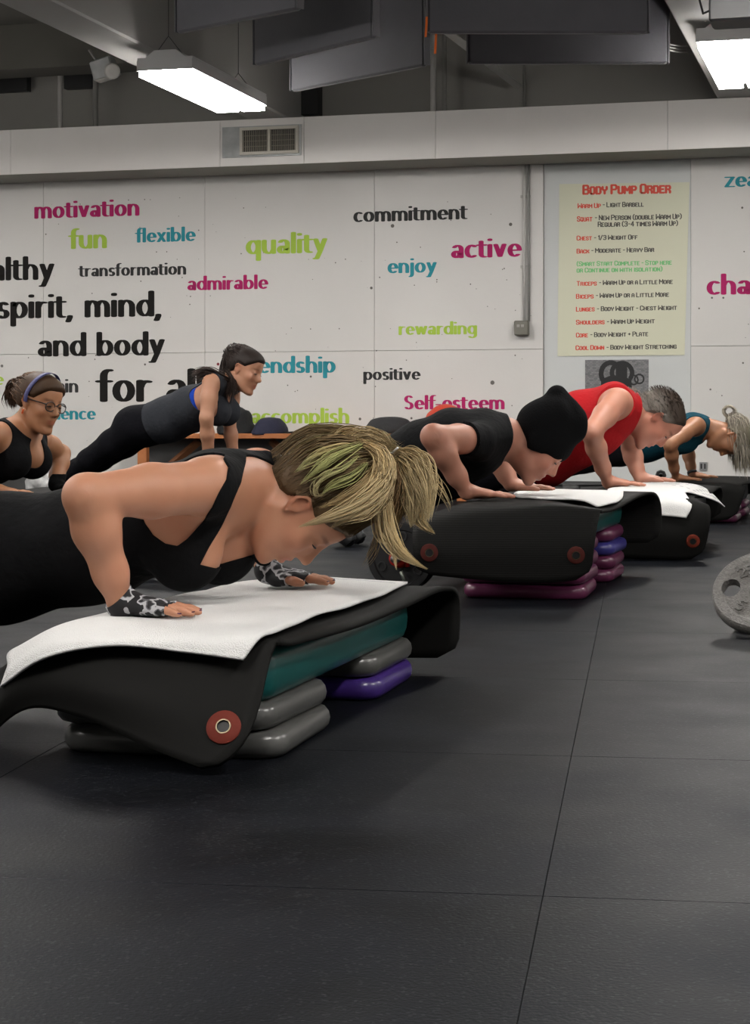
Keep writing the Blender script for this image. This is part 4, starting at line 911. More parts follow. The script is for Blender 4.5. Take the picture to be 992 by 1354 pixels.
# disc body with three grip holes: polar grid with holes cut by rings
def plate_with_holes(mb, c, r, t, z_off=0):
    nseg = 96; V = []; Fc = []
    holes = [(math.radians(180 + 120 * k), r * .655, .034, .026) for k in range(3)]
    # build face by triangulating radial strips, skipping cells inside holes, then walls around holes
    rad = np.linspace(.024, r - .004, 26)
    idx = {}
    def vid(x, y, z):
        key = (round(x, 5), round(y, 5), round(z, 5))
        if key not in idx: idx[key] = len(V); V.append(c + uu * x + vv * y + pn * z)
        return idx[key]
    def snap(x, y):
        for (a, rr_, ha, hb) in holes:
            hx, hy = rr_ * math.cos(a), rr_ * math.sin(a); ca, sa = math.cos(a), math.sin(a)
            dx, dy = x - hx, y - hy; lr = dx * ca + dy * sa; lt = -dx * sa + dy * ca
            e = math.hypot(lt / ha, lr / hb)
            if .62 < e < 1.0: k = 1 / e; return hx + (lr * k) * ca - (lt * k) * sa, hy + (lr * k) * sa + (lt * k) * ca, False
            if e <= .62: return x, y, True
            if 1.0 <= e < 1.12: k = 1 / e; return hx + (lr * k) * ca - (lt * k) * sa, hy + (lr * k) * sa + (lt * k) * ca, False
        return x, y, False
    def height(rr_): 
        if rr_ > r - .028: return t / 2
        if rr_ > r - .033: return t / 2 - .004 * ((r - .028) - rr_) / .005
        if rr_ < .045: return t / 2
        return t / 2 - .004
    edges = {}
    for i in range(len(rad) - 1):
        for k in range(nseg):
            pts = []
            inside = 0
            for (rr_, kk) in ((rad[i], k), (rad[i], k + 1), (rad[i + 1], k + 1), (rad[i + 1], k)):
                a = 2 * math.pi * kk / nseg; x, y, ins = snap(rr_ * math.cos(a), rr_ * math.sin(a)); inside += ins; pts.append((x, y, height(rr_)))
            cx_, cy_ = sum(p[0] for p in pts) / 4, sum(p[1] for p in pts) / 4
            hole_in = inside > 0
            for (a, rr_, ha, hb) in holes:
                hx, hy = rr_ * math.cos(a), rr_ * math.sin(a); dx, dy = cx_ - hx, cy_ - hy; lr = dx * math.cos(a) + dy * math.sin(a); lt = -dx * math.sin(a) + dy * math.cos(a)
                if math.hypot(lt / ha, lr / hb) < .97: hole_in = True
            if hole_in: continue
            f = []
            for p in pts:
                v_ = vid(*p)
                if v_ not in f: f.append(v_)
            fb_ = []
            for p in pts:
                v_ = vid(p[0], p[1], -p[2])
                if v_ not in fb_: fb_.append(v_)
            if len(f) > 2:
                Fc.append(tuple(f)); Fc.append(tuple(fb_[::-1]))
                for q_ in range(len(f)):
                    e = (f[q_], f[(q_ + 1) % len(f)]); e2 = (fb_[q_], fb_[(q_ + 1) % len(fb_)]); edges[e] = e2
    for (a, b), (a2, b2_) in list(edges.items()):
        if (b, a) not in edges: Fc.append((b, a, a2, b2_))
    mb.add(V, Fc)
mb = MB(); plate_with_holes(mb, pc, pr, .034)
pb = mb.build('plate_disc', m_iron, ip, smooth=True); smooth_sharp(pb, 35)
mb = MB().lathe(pc, pn, [(pr - .004, .017), (pr, .013), (pr + .0005, 0), (pr, -.013), (pr - .004, -.017)], 96); mb.F = mb.F[:-2]; mb.M = mb.M[:-2]
o = mb.build('outer_rim', m_iron, ip, smooth=True)
MB().lathe(pc, pn, [(.026, -.019), (.042, -.019), (.042, .019), (.038, .021), (.026, .021)], 32, close=True).build('hub_ring', m_iron, ip, smooth=False)
def emboss(text, cx_, cy_, hgt, rot):
    st, wd = strokes_upper(text, 1.0); mb = MB(); k = hgt; ca, sa = math.cos(rot), math.sin(rot)
    for s_ in st:
        for a, b in zip(s_[:-1], s_[1:]):
            h = nib_hull(a, b, .09, .09, 8); m0 = len(h); V = []
            for e in (.0125, .0170):
                for u, v in h:
                    x, y = (u - wd / 2) * k, (v - .5) * k; x, y = x * ca - y * sa + cx_, x * sa + y * ca + cy_; V.append(pc + uu * x + vv * y + pn * e)
            mb.add(V, [tuple(range(m0, 2 * m0))] + [(i, (i + 1) % m0, m0 + (i + 1) % m0, m0 + i) for i in range(m0)])
    mb.build('raised_number', m_iron, ip)
emboss('25 LB', -.040, .078, .034, .50); emboss('5', -.060, -.066, .034, -.5)
emboss('25', .06, -.06, .03, 2.3)
tag(ip, 'grey cast iron weight plate leaning at the right edge of the floor', 'weight plate')
# the black dumbbell that the plate leans on
dd = empty('dumbbell', (pc[0] + .03, pc[1] + .12, 0))
cdl = np.array([pc[0] - .06, pc[1] + .105, .052]); 
MB().tube([cdl, cdl + (.22, .03, 0)], .016, 12).build('handle', mat('chrome_bar', (.30, .30, .31), .3, .9), dd, smooth=True)
for k in (0, .17): MB().lathe(cdl + np.array([k, k * .14, 0]), (1, .14, 0), [(.017, -.004), (.044, -.004), (.051, .008), (.051, .044), (.044, .056), (.017, .056)], 6, close=True).build('weight_head', m_rub, dd)
tag(dd, 'black hexagonal dumbbell under the leaning grey plate', 'dumbbell')
# ---------------------------------------------------------------- people: implicit surfaces turned into one continuous mesh
def nrm(v): v = np.asarray(v, float); return v / (np.linalg.norm(v) + 1e-12)
class Body:
    def __init__(s): s.p = []; s.k = .02
    def add(s, f, lo, hi, k=.02, sub=False): s.p.append((f, np.array(lo, float), np.array(hi, float), k, sub)); return s
    def cap(s, a, b, ra, rb, k=.02, sub=False):
        a = np.array(a, float); b = np.array(b, float); R = max(ra, rb); d = b - a; L2 = d.dot(d) + 1e-12
        def f(X, Y, Z):
            px, py, pz = X - a[0], Y - a[1], Z - a[2]; t = np.clip((px * d[0] + py * d[1] + pz * d[2]) / L2, 0, 1)
            return np.sqrt((px - t * d[0]) ** 2 + (py - t * d[1]) ** 2 + (pz - t * d[2]) ** 2) - (ra + (rb - ra) * t)
        return s.add(f, np.minimum(a, b) - R, np.maximum(a, b) + R, k, sub)
    def chain(s, pts, rs, k=.02):
        for i in range(len(pts) - 1): s.cap(pts[i], pts[i + 1], rs[i], rs[i + 1], k)
        return s
    def ell(s, c, ax, r, k=.02, sub=False):
        c = np.array(c, float); A = np.array(ax, float); r = np.array(r, float); e = np.sqrt(((A * r[:, None]) ** 2).sum(0))
        def f(X, Y, Z):
            px, py, pz = X - c[0], Y - c[1], Z - c[2]; q = [(px * A[i, 0] + py * A[i, 1] + pz * A[i, 2]) for i in range(3)]
            k0 = np.sqrt((q[0] / r[0]) ** 2 + (q[1] / r[1]) ** 2 + (q[2] / r[2]) ** 2) + 1e-9
            k1 = np.sqrt((q[0] / r[0] ** 2) ** 2 + (q[1] / r[1] ** 2) ** 2 + (q[2] / r[2] ** 2) ** 2) + 1e-9
            return k0 * (k0 - 1) / k1
        return s.add(f, c - e, c + e, k, sub)
    def ecap(s, a, b, lat, ra, rb, k=.03):         # elliptical limb: ra = (half width along lat, half depth)
        a = np.array(a, float); b = np.array(b, float); d = b - a; L = np.linalg.norm(d); u = d / L
        lat = np.array(lat, float); lat = nrm(lat - u * lat.dot(u)); do = np.cross(u, lat); R = max(*ra, *rb)
        def f(X, Y, Z):
            px, py, pz = X - a[0], Y - a[1], Z - a[2]; ta = px * u[0] + py * u[1] + pz * u[2]; t = np.clip(ta / L, 0, 1)
            wa = ra[0] + (rb[0] - ra[0]) * t; wd = ra[1] + (rb[1] - ra[1]) * t; q0 = ta - t * L
            ql = px * lat[0] + py * lat[1] + pz * lat[2]; qd = px * do[0] + py * do[1] + pz * do[2]; m = np.minimum(wa, wd)
            k0 = np.sqrt((ql / wa) ** 2 + (qd / wd) ** 2 + (q0 / m) ** 2) + 1e-9
            k1 = np.sqrt((ql / wa ** 2) ** 2 + (qd / wd ** 2) ** 2 + (q0 / m ** 2) ** 2) + 1e-9
            return k0 * (k0 - 1) / k1
        return s.add(f, np.minimum(a, b) - R, np.maximum(a, b) + R, k, False)
    def mesh(s, h):
        lo = np.min([p[1] for p in s.p if not p[4]], 0) - 3 * h; hi = np.max([p[2] for p in s.p if not p[4]], 0) + 3 * h
        n = np.ceil((hi - lo) / h).astype(int) + 1; G = np.full(n, .5, np.float32)
        ax = [(lo[i] + h * np.arange(n[i])).astype(np.float32) for i in range(3)]
        for f, l, u, k, sub in s.p:
            m = k + 3 * h; i0 = np.clip(np.floor((l - m - lo) / h).astype(int), 0, n); i1 = np.clip(np.ceil((u + m - lo) / h).astype(int) + 1, 0, n)
            if np.any(i1 <= i0): continue
            sl = tuple(slice(i0[i], i1[i]) for i in range(3))
            X, Y, Z = ax[0][sl[0]][:, None, None], ax[1][sl[1]][None, :, None], ax[2][sl[2]][None, None, :]
            d = f(X, Y, Z).astype(np.float32); g = G[sl]
            if sub:
                d = -d; hh = np.clip(.5 - .5 * (g - d) / k, 0, 1); G[sl] = g * (1 - hh) + d * hh + k * hh * (1 - hh)
            else:
                hh = np.clip(.5 + .5 * (g - d) / k, 0, 1); G[sl] = g * (1 - hh) + d * hh - k * hh * (1 - hh)
        return nets(G, lo, h)
def nets(G, lo, h):
    neg = G < 0; n = G.shape
    cnt = np.zeros((n[0] - 1, n[1] - 1, n[2] - 1), np.int8)
    for a in (0, 1):
        for b in (0, 1):
            for c in (0, 1): cnt += neg[a:n[0] - 1 + a, b:n[1] - 1 + b, c:n[2] - 1 + c]
    act = np.argwhere((cnt > 0) & (cnt < 8)); idm = np.full(cnt.shape, -1, np.int32); idm[tuple(act.T)] = np.arange(len(act))
    cor = np.array([(a, b, c) for a in (0, 1) for b in (0, 1) for c in (0, 1)]); vals = np.stack([G[act[:, 0] + c[0], act[:, 1] + c[1], act[:, 2] + c[2]] for c in cor], 1)
    acc = np.zeros((len(act), 3)); num = np.zeros(len(act))
    for i in range(8):
        for j in range(i + 1, 8):
            if np.abs(cor[i] - cor[j]).sum() != 1: continue
            a, b = vals[:, i], vals[:, j]; m = (a < 0) != (b < 0); t = np.where(m, a / np.where(m, a - b, 1), 0)
            acc += np.where(m[:, None], cor[i] + t[:, None] * (cor[j] - cor[i]), 0); num += m
    V = lo + h * (act + acc / num[:, None]); F_ = []
    for d in range(3):
        e = [0, 0, 0]; e[d] = 1; u, v = [(1, 2), (2, 0), (0, 1)][d]
        A = neg[:n[0] - e[0], :n[1] - e[1], :n[2] - e[2]]; B = neg[e[0]:, e[1]:, e[2]:]; E_ = np.argwhere(A != B)
        E_ = E_[(E_[:, u] > 0) & (E_[:, v] > 0) & (E_[:, u] < n[u] - 1) & (E_[:, v] < n[v] - 1)]
        du = np.zeros(3, int); du[u] = 1; dv = np.zeros(3, int); dv[v] = 1
        q = [idm[tuple((E_ - x).T)] for x in (0 * du, du, du + dv, dv)]
        fl = neg[tuple(E_.T)]; Q = np.stack(q, 1); Q[~fl] = Q[~fl][:, ::-1]; F_.append(Q)
    Q = np.concatenate(F_); Q = Q[(Q >= 0).all(1)]
    return V, Q
def vnormals(V, T):
    n = np.zeros_like(V); fn = np.cross(V[T[:, 1]] - V[T[:, 0]], V[T[:, 2]] - V[T[:, 0]])
    for i in range(3): np.add.at(n, T[:, i], fn)
    return n / (np.linalg.norm(n, axis=1, keepdims=True) + 1e-12)
def relax(V, T, it=2, lam=.5):
    E_ = np.concatenate([T[:, [0, 1]], T[:, [1, 2]], T[:, [2, 0]]]); E_ = np.unique(np.sort(E_, 1), axis=0)
    for _ in range(it):
        s_ = np.zeros_like(V); c = np.zeros(len(V))
        np.add.at(s_, E_[:, 0], V[E_[:, 1]]); np.add.at(s_, E_[:, 1], V[E_[:, 0]]); np.add.at(c, E_[:, 0], 1); np.add.at(c, E_[:, 1], 1)
        V = V + lam * (s_ / np.maximum(c, 1)[:, None] - V)
    return V
def fast_obj(name, V, T, m, parent, smooth=True):
    V = W(V) - np.array(parent['org']); me = bpy.data.meshes.new(name); k = T.shape[1]
    me.vertices.add(len(V)); me.vertices.foreach_set('co', V.astype(np.float32).ravel())
    me.loops.add(T.size); me.loops.foreach_set('vertex_index', T.astype(np.int32).ravel())
    me.polygons.add(len(T)); me.polygons.foreach_set('loop_start', (np.arange(len(T)) * k).astype(np.int32)); me.polygons.foreach_set('loop_total', np.full(len(T), k, np.int32))
    me.polygons.foreach_set('use_smooth', np.full(len(T), smooth)); me.materials.append(m); me.update(); me.validate()
    o = bpy.data.objects.new(name, me); C.objects.link(o); o.parent = parent; o['org'] = parent['org'].to_list() if hasattr(parent['org'], 'to_list') else list(parent['org']); return o
def tint(o, cols):
    a = o.data.color_attributes.new('tint', 'FLOAT_COLOR', 'POINT'); c = np.ones((len(o.data.vertices), 4), np.float32); c[:, :3] = cols; a.data.foreach_set('color', c.ravel())
def clip(V, T, g):
    """part of the triangles where g < 0, cut cleanly along g = 0"""
    s_ = g < 0; c = s_[T].sum(1); keep = T[c == 3]; newV = [V]; newT = [keep]; base = len(V)
    for n_in in (1, 2):
        t = T[c == n_in]
        if not len(t): continue
        flag = s_[t] if n_in == 1 else ~s_[t]; odd = flag.argmax(1); r = np.arange(len(t))
        a = t[r, odd]; b = t[r, (odd + 1) % 3]; d = t[r, (odd + 2) % 3]
        tb = (g[a] / (g[a] - g[b]))[:, None]; td_ = (g[a] / (g[a] - g[d]))[:, None]
        pb_, pd_ = V[a] + tb * (V[b] - V[a]), V[a] + td_ * (V[d] - V[a]); ib = base + np.arange(len(t)); id_ = ib + len(t); base += 2 * len(t)
        newV += [pb_, pd_]
        if n_in == 1: newT.append(np.stack([a, ib, id_], 1))
        else: newT += [np.stack([ib, b, d], 1), np.stack([ib, d, id_], 1)]
    V2 = np.concatenate(newV); T2 = np.concatenate(newT); used = np.unique(T2); key = np.round(V2[used], 6)
    _, first_i, inv = np.unique(key, axis=0, return_index=True, return_inverse=True); inv = inv.ravel(); mp = np.zeros(len(V2), int); mp[used] = inv
    T3 = mp[T2]; ok = (T3[:, 0] != T3[:, 1]) & (T3[:, 1] != T3[:, 2]) & (T3[:, 0] != T3[:, 2])
    return V2[used][first_i], T3[ok]
def garment(name, V, T, g, m, parent, off=.004, inner=-.002, fn=None):
    V1, T1 = clip(V, T, g)
    if len(T1) < 4: return None
    n = vnormals(V1, T1); o_ = off(V1) if callable(off) else off
    o_ = np.broadcast_to(np.asarray(o_, float), (len(V1),))
    V2 = V1 + n * o_[:, None]
    if fn: V2 = fn(V2, n)
    E_ = np.concatenate([T1[:, [0, 1]], T1[:, [1, 2]], T1[:, [2, 0]]]); se = np.sort(E_, 1); _, idx, cn_ = np.unique(se, axis=0, return_index=True, return_counts=True)
    B = E_[idx[cn_ == 1]]; N = len(V2); V3 = np.concatenate([V2, V1 + n * inner])
    T3 = np.concatenate([T1, np.stack([B[:, 1], B[:, 0], B[:, 0] + N], 1), np.stack([B[:, 1], B[:, 0] + N, B[:, 1] + N], 1)])
    used = np.unique(T3); mp = np.zeros(len(V3), int); mp[used] = np.arange(len(used))
    return fast_obj(name, V3[used], mp[T3], m, parent)
def sd_cap(V, a, b, ra, rb=None):
    rb = ra if rb is None else rb; a = np.array(a, float); b = np.array(b, float); d = b - a; t = np.clip(((V - a) @ d) / (d.dot(d) + 1e-12), 0, 1)
    return np.linalg.norm(V - a - t[:, None] * d, axis=1) - (ra + (rb - ra) * t)
def axis_t(V, a, b): a = np.array(a, float); d = np.array(b, float) - a; return ((V - a) @ d) / d.dot(d)
def skin_mat(name, col, blotch=.10):
    m = mat(name, col, .52, sss=.10, bump=(160, .10, .001)); nt = m.node_tree; b = nt.nodes['Principled BSDF']
    at = nt.nodes.new('ShaderNodeAttribute'); at.attribute_name = 'tint'; n = nt.nodes.new('ShaderNodeTexNoise'); n.inputs['Scale'].default_value = 14; n.inputs['Detail'].default_value = 4
    nt.links.new(nt.nodes['Texture Coordinate'].outputs['Object'], n.inputs['Vector'])
    m1 = nt.nodes.new('ShaderNodeMix'); m1.data_type = 'RGBA'; m1.inputs['A'].default_value = (col[0] * (1 - blotch * .4), col[1] * (1 - blotch * 1.6), col[2] * (1 - blotch * 1.8), 1); m1.inputs['B'].default_value = (min(1, col[0] * (1 + blotch * .5)), min(1, col[1] * (1 + blotch)), min(1, col[2] * (1 + blotch)), 1)
    nt.links.new(n.outputs['Fac'], m1.inputs['Factor'])
    m2 = nt.nodes.new('ShaderNodeMix'); m2.data_type = 'RGBA'; m2.blend_type = 'MULTIPLY'; m2.inputs['Factor'].default_value = 1.0
    nt.links.new(m1.outputs['Result'], m2.inputs['A']); nt.links.new(at.outputs['Color'], m2.inputs['B']); nt.links.new(m2.outputs['Result'], b.inputs['Base Color']); return m
class Head:
    def __init__(s, c, fwd, up, sc=1.0):
        s.c = np.array(c, float); s.x = nrm(fwd); u = np.array(up, float); s.z = nrm(u - s.x * s.x.dot(u)); s.y = np.cross(s.z, s.x); s.s = sc
    def __call__(s, x, y, z): return s.c + s.s * (s.x * x + s.y * y + s.z * z)
    def loc(s, V): q = (V - s.c) / s.s; return np.stack([q @ s.x, q @ s.y, q @ s.z], 1)
    def A(s): return np.array([s.x, s.y, s.z])
    def build(h, B, male=False, jaw=1.0, nose=1.0):
        s = h.s; A = h.A(); e = lambda c, r, k, sub=False: B.ell(h(*c), A, np.array(r) * s, k * s, sub)
        e((-.014, 0, .034), (.096, .076, .086), .02)
        e((.030, 0, -.018), (.060, .062, .080), .03)
        e((.045, 0, .050), (.047, .060, .048), .03)
        e((.034, 0, -.068), (.052, .050 * jaw, .044), .03)
        e((.066, 0, -.052), (.0285, .031, .034), .022)
        for y in (-1, 1):
            B.cap(h(-.012, .054 * y, -.050), h(.060, .022 * y, -.103), .017 * s * jaw, .016 * s, .022 * s)
            e((.060, .040 * y, -.026), (.026, .022, .024), .02)
        B.cap(h(.078, -.010, -.108), h(.078, .010, -.108), .0165 * s * jaw, .0165 * s * jaw, .018 * s)
        for y in (-1, 1): e((.104, .031 * y, .003), (.016, .017, .012), .012, True)
        for y in (-1, 1): B.ell(h(.0755, .031 * y, .0015), A, np.array((.0165, .0175, .0155)) * s, .004 * s)
        for y in (-1, 1): e((.084, .013 * y, -.022), (.0165, .013, .020), .012)
        B.cap(h(.084, -.030, .0235), h(.084, .030, .0235), (.0095 if male else .0065) * s, (.0095 if male else .0065) * s, .012 * s)
        B.cap(h(.093, 0, .014), h(.110 * nose, 0, -.022), .0068 * s, .0085 * s, .012 * s)
        B.cap(h(.110 * nose, 0, -.024), h(.1135 * nose, 0, -.029), .0095 * s, .0095 * s, .008 * s)
        for y in (-1, 1): B.cap(h(.098, .010 * y, -.036), h(.104, .009 * y, -.035), .0072 * s, .0068 * s, .006 * s)
        B.cap(h(.090, -.016, -.0605), h(.0965, 0, -.0595), .0062 * s, .0068 * s, .007 * s); B.cap(h(.0965, 0, -.0595), h(.090, .016, -.0605), .0068 * s, .0062 * s, .007 * s)
        B.cap(h(.089, -.013, -.0745), h(.0945, 0, -.0745), .0062 * s, .0075 * s, .007 * s); B.cap(h(.0945, 0, -.0745), h(.089, .013, -.0745), .0075 * s, .0062 * s, .007 * s)
        B.cap(h(.104, -.024, -.0665), h(.1055, 0, -.0668), .0042 * s, .0056 * s, .004 * s, True); B.cap(h(.1055, 0, -.0668), h(.104, .024, -.0665), .0056 * s, .0042 * s, .004 * s, True)
        for y in (-1, 1):                            # ears: helix ring, lobe, hollow
            q = [(-.002, .071, -.030), (-.012, .079, -.018), (-.019, .086, .002), (-.014, .087, .018), (.000, .083, .024), (.010, .077, .016), (.008, .073, .004)]
            pts = [h(a, b * y, c) for a, b, c in q]
            B.chain(pts, [x * s for x in (.0062, .0052, .0046, .0046, .0046, .0044, .003)], .004 * s)
            B.ell(h(-.004, .073 * y, -.003), A, np.array((.0175, .0055, .025)) * s, .004 * s)
            B.ell(h(.002, .0825 * y, -.003), A, np.array((.0085, .0075, .013)) * s, .003 * s, True)
    def skin_tint(h, V, base_lip=(.82, .52, .55), brow=(.45, .38, .32), flush=0.0, male=False, brow_y=.018):
        L_ = h.loc(V); c = np.ones((len(V), 3)); x, y, z = L_.T; ay = np.abs(y)
        def blend(m_, col): nonlocal c; m_ = np.clip(m_, 0, 1)[:, None]; c = c * (1 - m_) + np.array(col) * m_
        if flush: blend(flush * (x > -.02) * np.clip(1 - np.abs(z + .03) / .11, 0, 1) * (np.abs(y) < .09), (1.02, .72, .68))
        blend(.5 * np.exp(-(((x - .072) / .03) ** 2 + ((ay - .045) / .018) ** 2 + ((z + .03) / .018) ** 2)), (1.0, .74, .70))
        blend(.9 * np.exp(-(((z + .0665) / .0105) ** 4 + (y / .024) ** 4)) * (x > .083), base_lip)
        blend(.85 * np.exp(-(((z - .0265 + .12 * np.abs(ay - .032)) / .0050) ** 4 + ((ay - .034) / brow_y) ** 4)) * (x > .06), brow)
        blend(.75 * np.exp(-(((z - .002) / .0035) ** 2 + ((ay - .032) / .015) ** 4)) * (x > .07), (.30, .22, .20))
        blend(.35 * np.exp(-((np.linalg.norm(L_ - np.array([0, 0, 0]) * 1.0, axis=1) * 0 + (ay - .082) / .01) ** 2 + (x / .03) ** 2 + (z / .035) ** 2)), (1.05, .70, .66))
        blend(.6 * np.exp(-(((x - .1030) / .0045) ** 2 + ((ay - .0085) / .004) ** 2 + ((z + .0435) / .003) ** 2)), (.35, .18, .15))  # nostrils: shade of the hollows painted into the skin, no holes cut
        if male: blend(.28 * np.exp(-(((z + .085) / .03) ** 4)) * (x > .0) , (.72, .70, .72))
        return c
def face_bits(h, person, iris=(.06, .04, .02), closed=.0, lash=(.03, .02, .015)):
    for y in (-1, 1):
        mb = MB(); R = .0125 * h.s; c = h(.0780, .031 * y, .0010)
        axx = nrm(h.x * 1.0 + h.z * -.25)
        mb.lathe(c, axx, [(.001 * R, -R * .99)] + [(R * math.cos(math.radians(t)), R * math.sin(math.radians(t))) for t in range(-70, 71, 20)] + [(.001 * R, R * .995)], 16)
        eye = mb.build('eye', mat('eye_white', (.55, .52, .50), .25), person, smooth=True)
        mb = MB().lathe(c + axx * R * .86, axx, [(R * .50, 0), (R * .45, R * .10), (R * .1, R * .17)], 16); mb.build('iris', mat('iris_%d' % int(iris[0] * 1000), iris, .2), eye, smooth=True)
        # upper lash line as a curved sliver
        pts = [h(.0935 - .011 * ((t / .0155) ** 2), .031 * y + t, .0010 - .22 * abs(t)) for t in np.linspace(-.0145, .0145, 7)]
        mb = MB().tube(pts, [.0008 * h.s] + [.0021 * h.s] * 5 + [.0008 * h.s], 5); mb.build('eyelashes', mat('lash_dark', lash, .6), person, smooth=True)
def hand(B, wr_, f, side, up, sc=1.0, spread=.10, lift=.0, kf=.006):
    """flat planted hand; f: towards the fingers, side: thumb side"""
    f = nrm(f); up = nrm(up); side = nrm(np.array(side, float) - f * np.dot(side, f)); s = sc
    z0 = .013 * s; o0 = wr_ - up * 0
    base = wr_ + f * .005 * s
    gl = lambda a, b, c: np.array([*(wr_ + f * a * s + side * b * s)[:2], 0]) + np.array([0, 0, surf + c * s])
    surf = hand.surf
    A_ = gl(.018, .0, .025); K_ = gl(.080, -.002, .0170)
    B.ecap(A_, K_, side, (.029 * s, .020 * s), (.039 * s, .0145 * s), .012 * s)
    B.cap(wr_, A_, .0255 * s * .95, .020 * s, .015 * s)
    B.cap(gl(.025, .022, .014), gl(.055, .034, .014), .015 * s, .013 * s, .012 * s)
    tips = []
    for i, (lat_, ln, sp) in enumerate(((.029, .072, .16), (.009, .080, .04), (-.011, .075, -.07), (-.030, .058, -.20))):
        sp = sp * (1 + spread); r0 = .0092 * s if i < 3 else .0080 * s
        p0 = gl(.078, lat_, .0155); d = lambda t: (.078 + ln * t * math.cos(sp), lat_ + ln * t * math.sin(sp))
        a1, b1 = d(.42); a2, b2 = d(.76); a3, b3 = d(1.0)
        pts = [p0, gl(a1, b1, .0165), gl(a2, b2, .0125), gl(a3, b3, .0085)]
        B.chain(pts, [r0 * 1.06, r0, r0 * .92, r0 * .78], kf * s); tips.append((pts[3], pts[3] - pts[2], r0 * .78, pts[1], pts[0]))
    th = [gl(.030, .030, .016), gl(.055, .050, .016), gl(.078, .062, .012), gl(.094, .067, .0095)]
    B.chain(th, [.0135 * s, .0115 * s, .0105 * s, .0088 * s], kf * s); tips.append((th[3], th[3] - th[2], .0088 * s, th[2], th[1]))
    return tips
def arm(B, sh, el, wr_, up_r=.050, el_r=.038, fo_r=.041, wr_r=.0255, k=.022, lat=None, delt=1.0):
    sh, el, wr_ = map(lambda v: np.array(v, float), (sh, el, wr_)); m1 = sh + (el - sh) * .45; m2 = el + (wr_ - el) * .30; m3 = el + (wr_ - el) * .7
    B.cap(sh, m1, up_r * delt, up_r * .95, k); B.cap(m1, el, up_r * .95, el_r * .98, k)
    B.cap(el, m2, el_r * .98, fo_r, k); B.cap(m2, m3, fo_r, wr_r * 1.22, k)
    lat = np.array((0, 1.0, 0)) if lat is None else lat
    B.ecap(m3, wr_, lat, (wr_r * 1.22, wr_r * 1.12), (wr_r * 1.12, wr_r * .82), k)
    B.cap(el - nrm(m2 - el) * .006 - nrm(m1 - el) * .004, el, .024, .028, .014)
def leg(B, hip, kn, an, heel, toe, r=(.088, .056, .052, .034), k=.03):
    hip, kn, an, heel, toe = map(lambda v: np.array(v, float), (hip, kn, an, heel, toe)); m = kn + (an - kn) * .3; m1 = hip + (kn - hip) * .5
    B.cap(hip, m1, r[0], (r[0] + r[1]) / 2 * 1.02, k); B.cap(m1, kn, (r[0] + r[1]) / 2 * 1.02, r[1], k); B.cap(kn, m, r[1] * .95, r[2], k); B.cap(m, an, r[2], r[3], k)
    B.cap(an, heel, r[3] * .95, .030, .02); B.cap(heel, (heel * .45 + toe * .55), .032, .036, .02); B.cap((heel * .45 + toe * .55), toe, .036, .030, .02)
def strands(name, roots, ctrl_fn, n, r0, parent, m, seed, rootc, tipc, seg=9, ns=3):
    """hair strands: thin tapering tubes in one mesh; ctrl_fn(i, rng) -> (points, radius, colour a, colour b)"""
    rs = np.random.RandomState(seed); Vs, Ts, Cs = [], [], []; base = 0
    for i in range(n):
        r_ = ctrl_fn(i, rs)
        if r_ is None: continue
        pts, rad, ca, cb = r_; G = resample(np.array(pts), max(2, int(math.ceil(seg / (len(pts) - 1)))), 0); k = len(G)
        t = np.gradient(G, axis=0); t /= np.linalg.norm(t, axis=1, keepdims=True) + 1e-9; u = np.cross(t, np.array([.3, .5, .81])); u /= np.linalg.norm(u, axis=1, keepdims=True) + 1e-9; v = np.cross(t, u)
        tt = np.linspace(0, 1, k); R = rad * np.minimum(1, .35 + 3 * tt) * np.minimum(1, (1.02 - tt) * 2.2)
        V = np.stack([G + R[:, None] * (u * math.cos(a) + v * math.sin(a)) for a in [2 * math.pi * j / ns for j in range(ns)]], 1).reshape(-1, 3)
        idx = np.arange((k - 1) * ns).reshape(k - 1, ns); nx = np.roll(idx, -1, 1)
        Q = np.stack([idx, nx, nx + ns, idx + ns], -1).reshape(-1, 4) + base; base += len(V); Vs.append(V); Ts.append(Q)
        Cs.append(np.repeat(np.array(ca)[None] * (1 - tt[:, None]) + np.array(cb)[None] * tt[:, None], ns, 0))
    o = fast_obj(name, np.concatenate(Vs), np.concatenate(Ts), m, parent); tint(o, np.concatenate(Cs)); return o
def hair_mat(name, rough=.58):
    m = mat(name, (1, 1, 1), rough, spec=.22); nt = m.node_tree; at = nt.nodes.new('ShaderNodeAttribute'); at.attribute_name = 'tint'; nt.links.new(at.outputs['Color'], nt.nodes['Principled BSDF'].inputs['Base Color']); return m
M_HAIR = hair_mat('hair')
def scalp_cap(name, h, V, T, gfun, m, parent, off=.006, cols=None):
    L_ = h.loc(V); near = (np.linalg.norm(L_, axis=1) < .17); g = np.where(near, gfun(L_), 1.0)
    V1, T1 = clip(V, T, g); n = vnormals(V1, T1); lg = h.loc(V1); dd = np.clip(-gfun(lg) / .012, 0, 1)
    V2 = V1 + n * ((.0008 + (off(lg) if callable(off) else off) * dd)[:, None]) * h.s
    o = fast_obj(name, V2, T1, m, parent)
    if cols is not None: tint(o, np.broadcast_to(cols, (len(V2), 3)) if np.ndim(cols) == 1 else cols(lg))
    return o, V2, T1
LATV = np.array([-.251, -.968, 0.0])                 # towards the camera, across the bodies
BV = np.array([-.968, .251, 0.0])                    # from head to feet
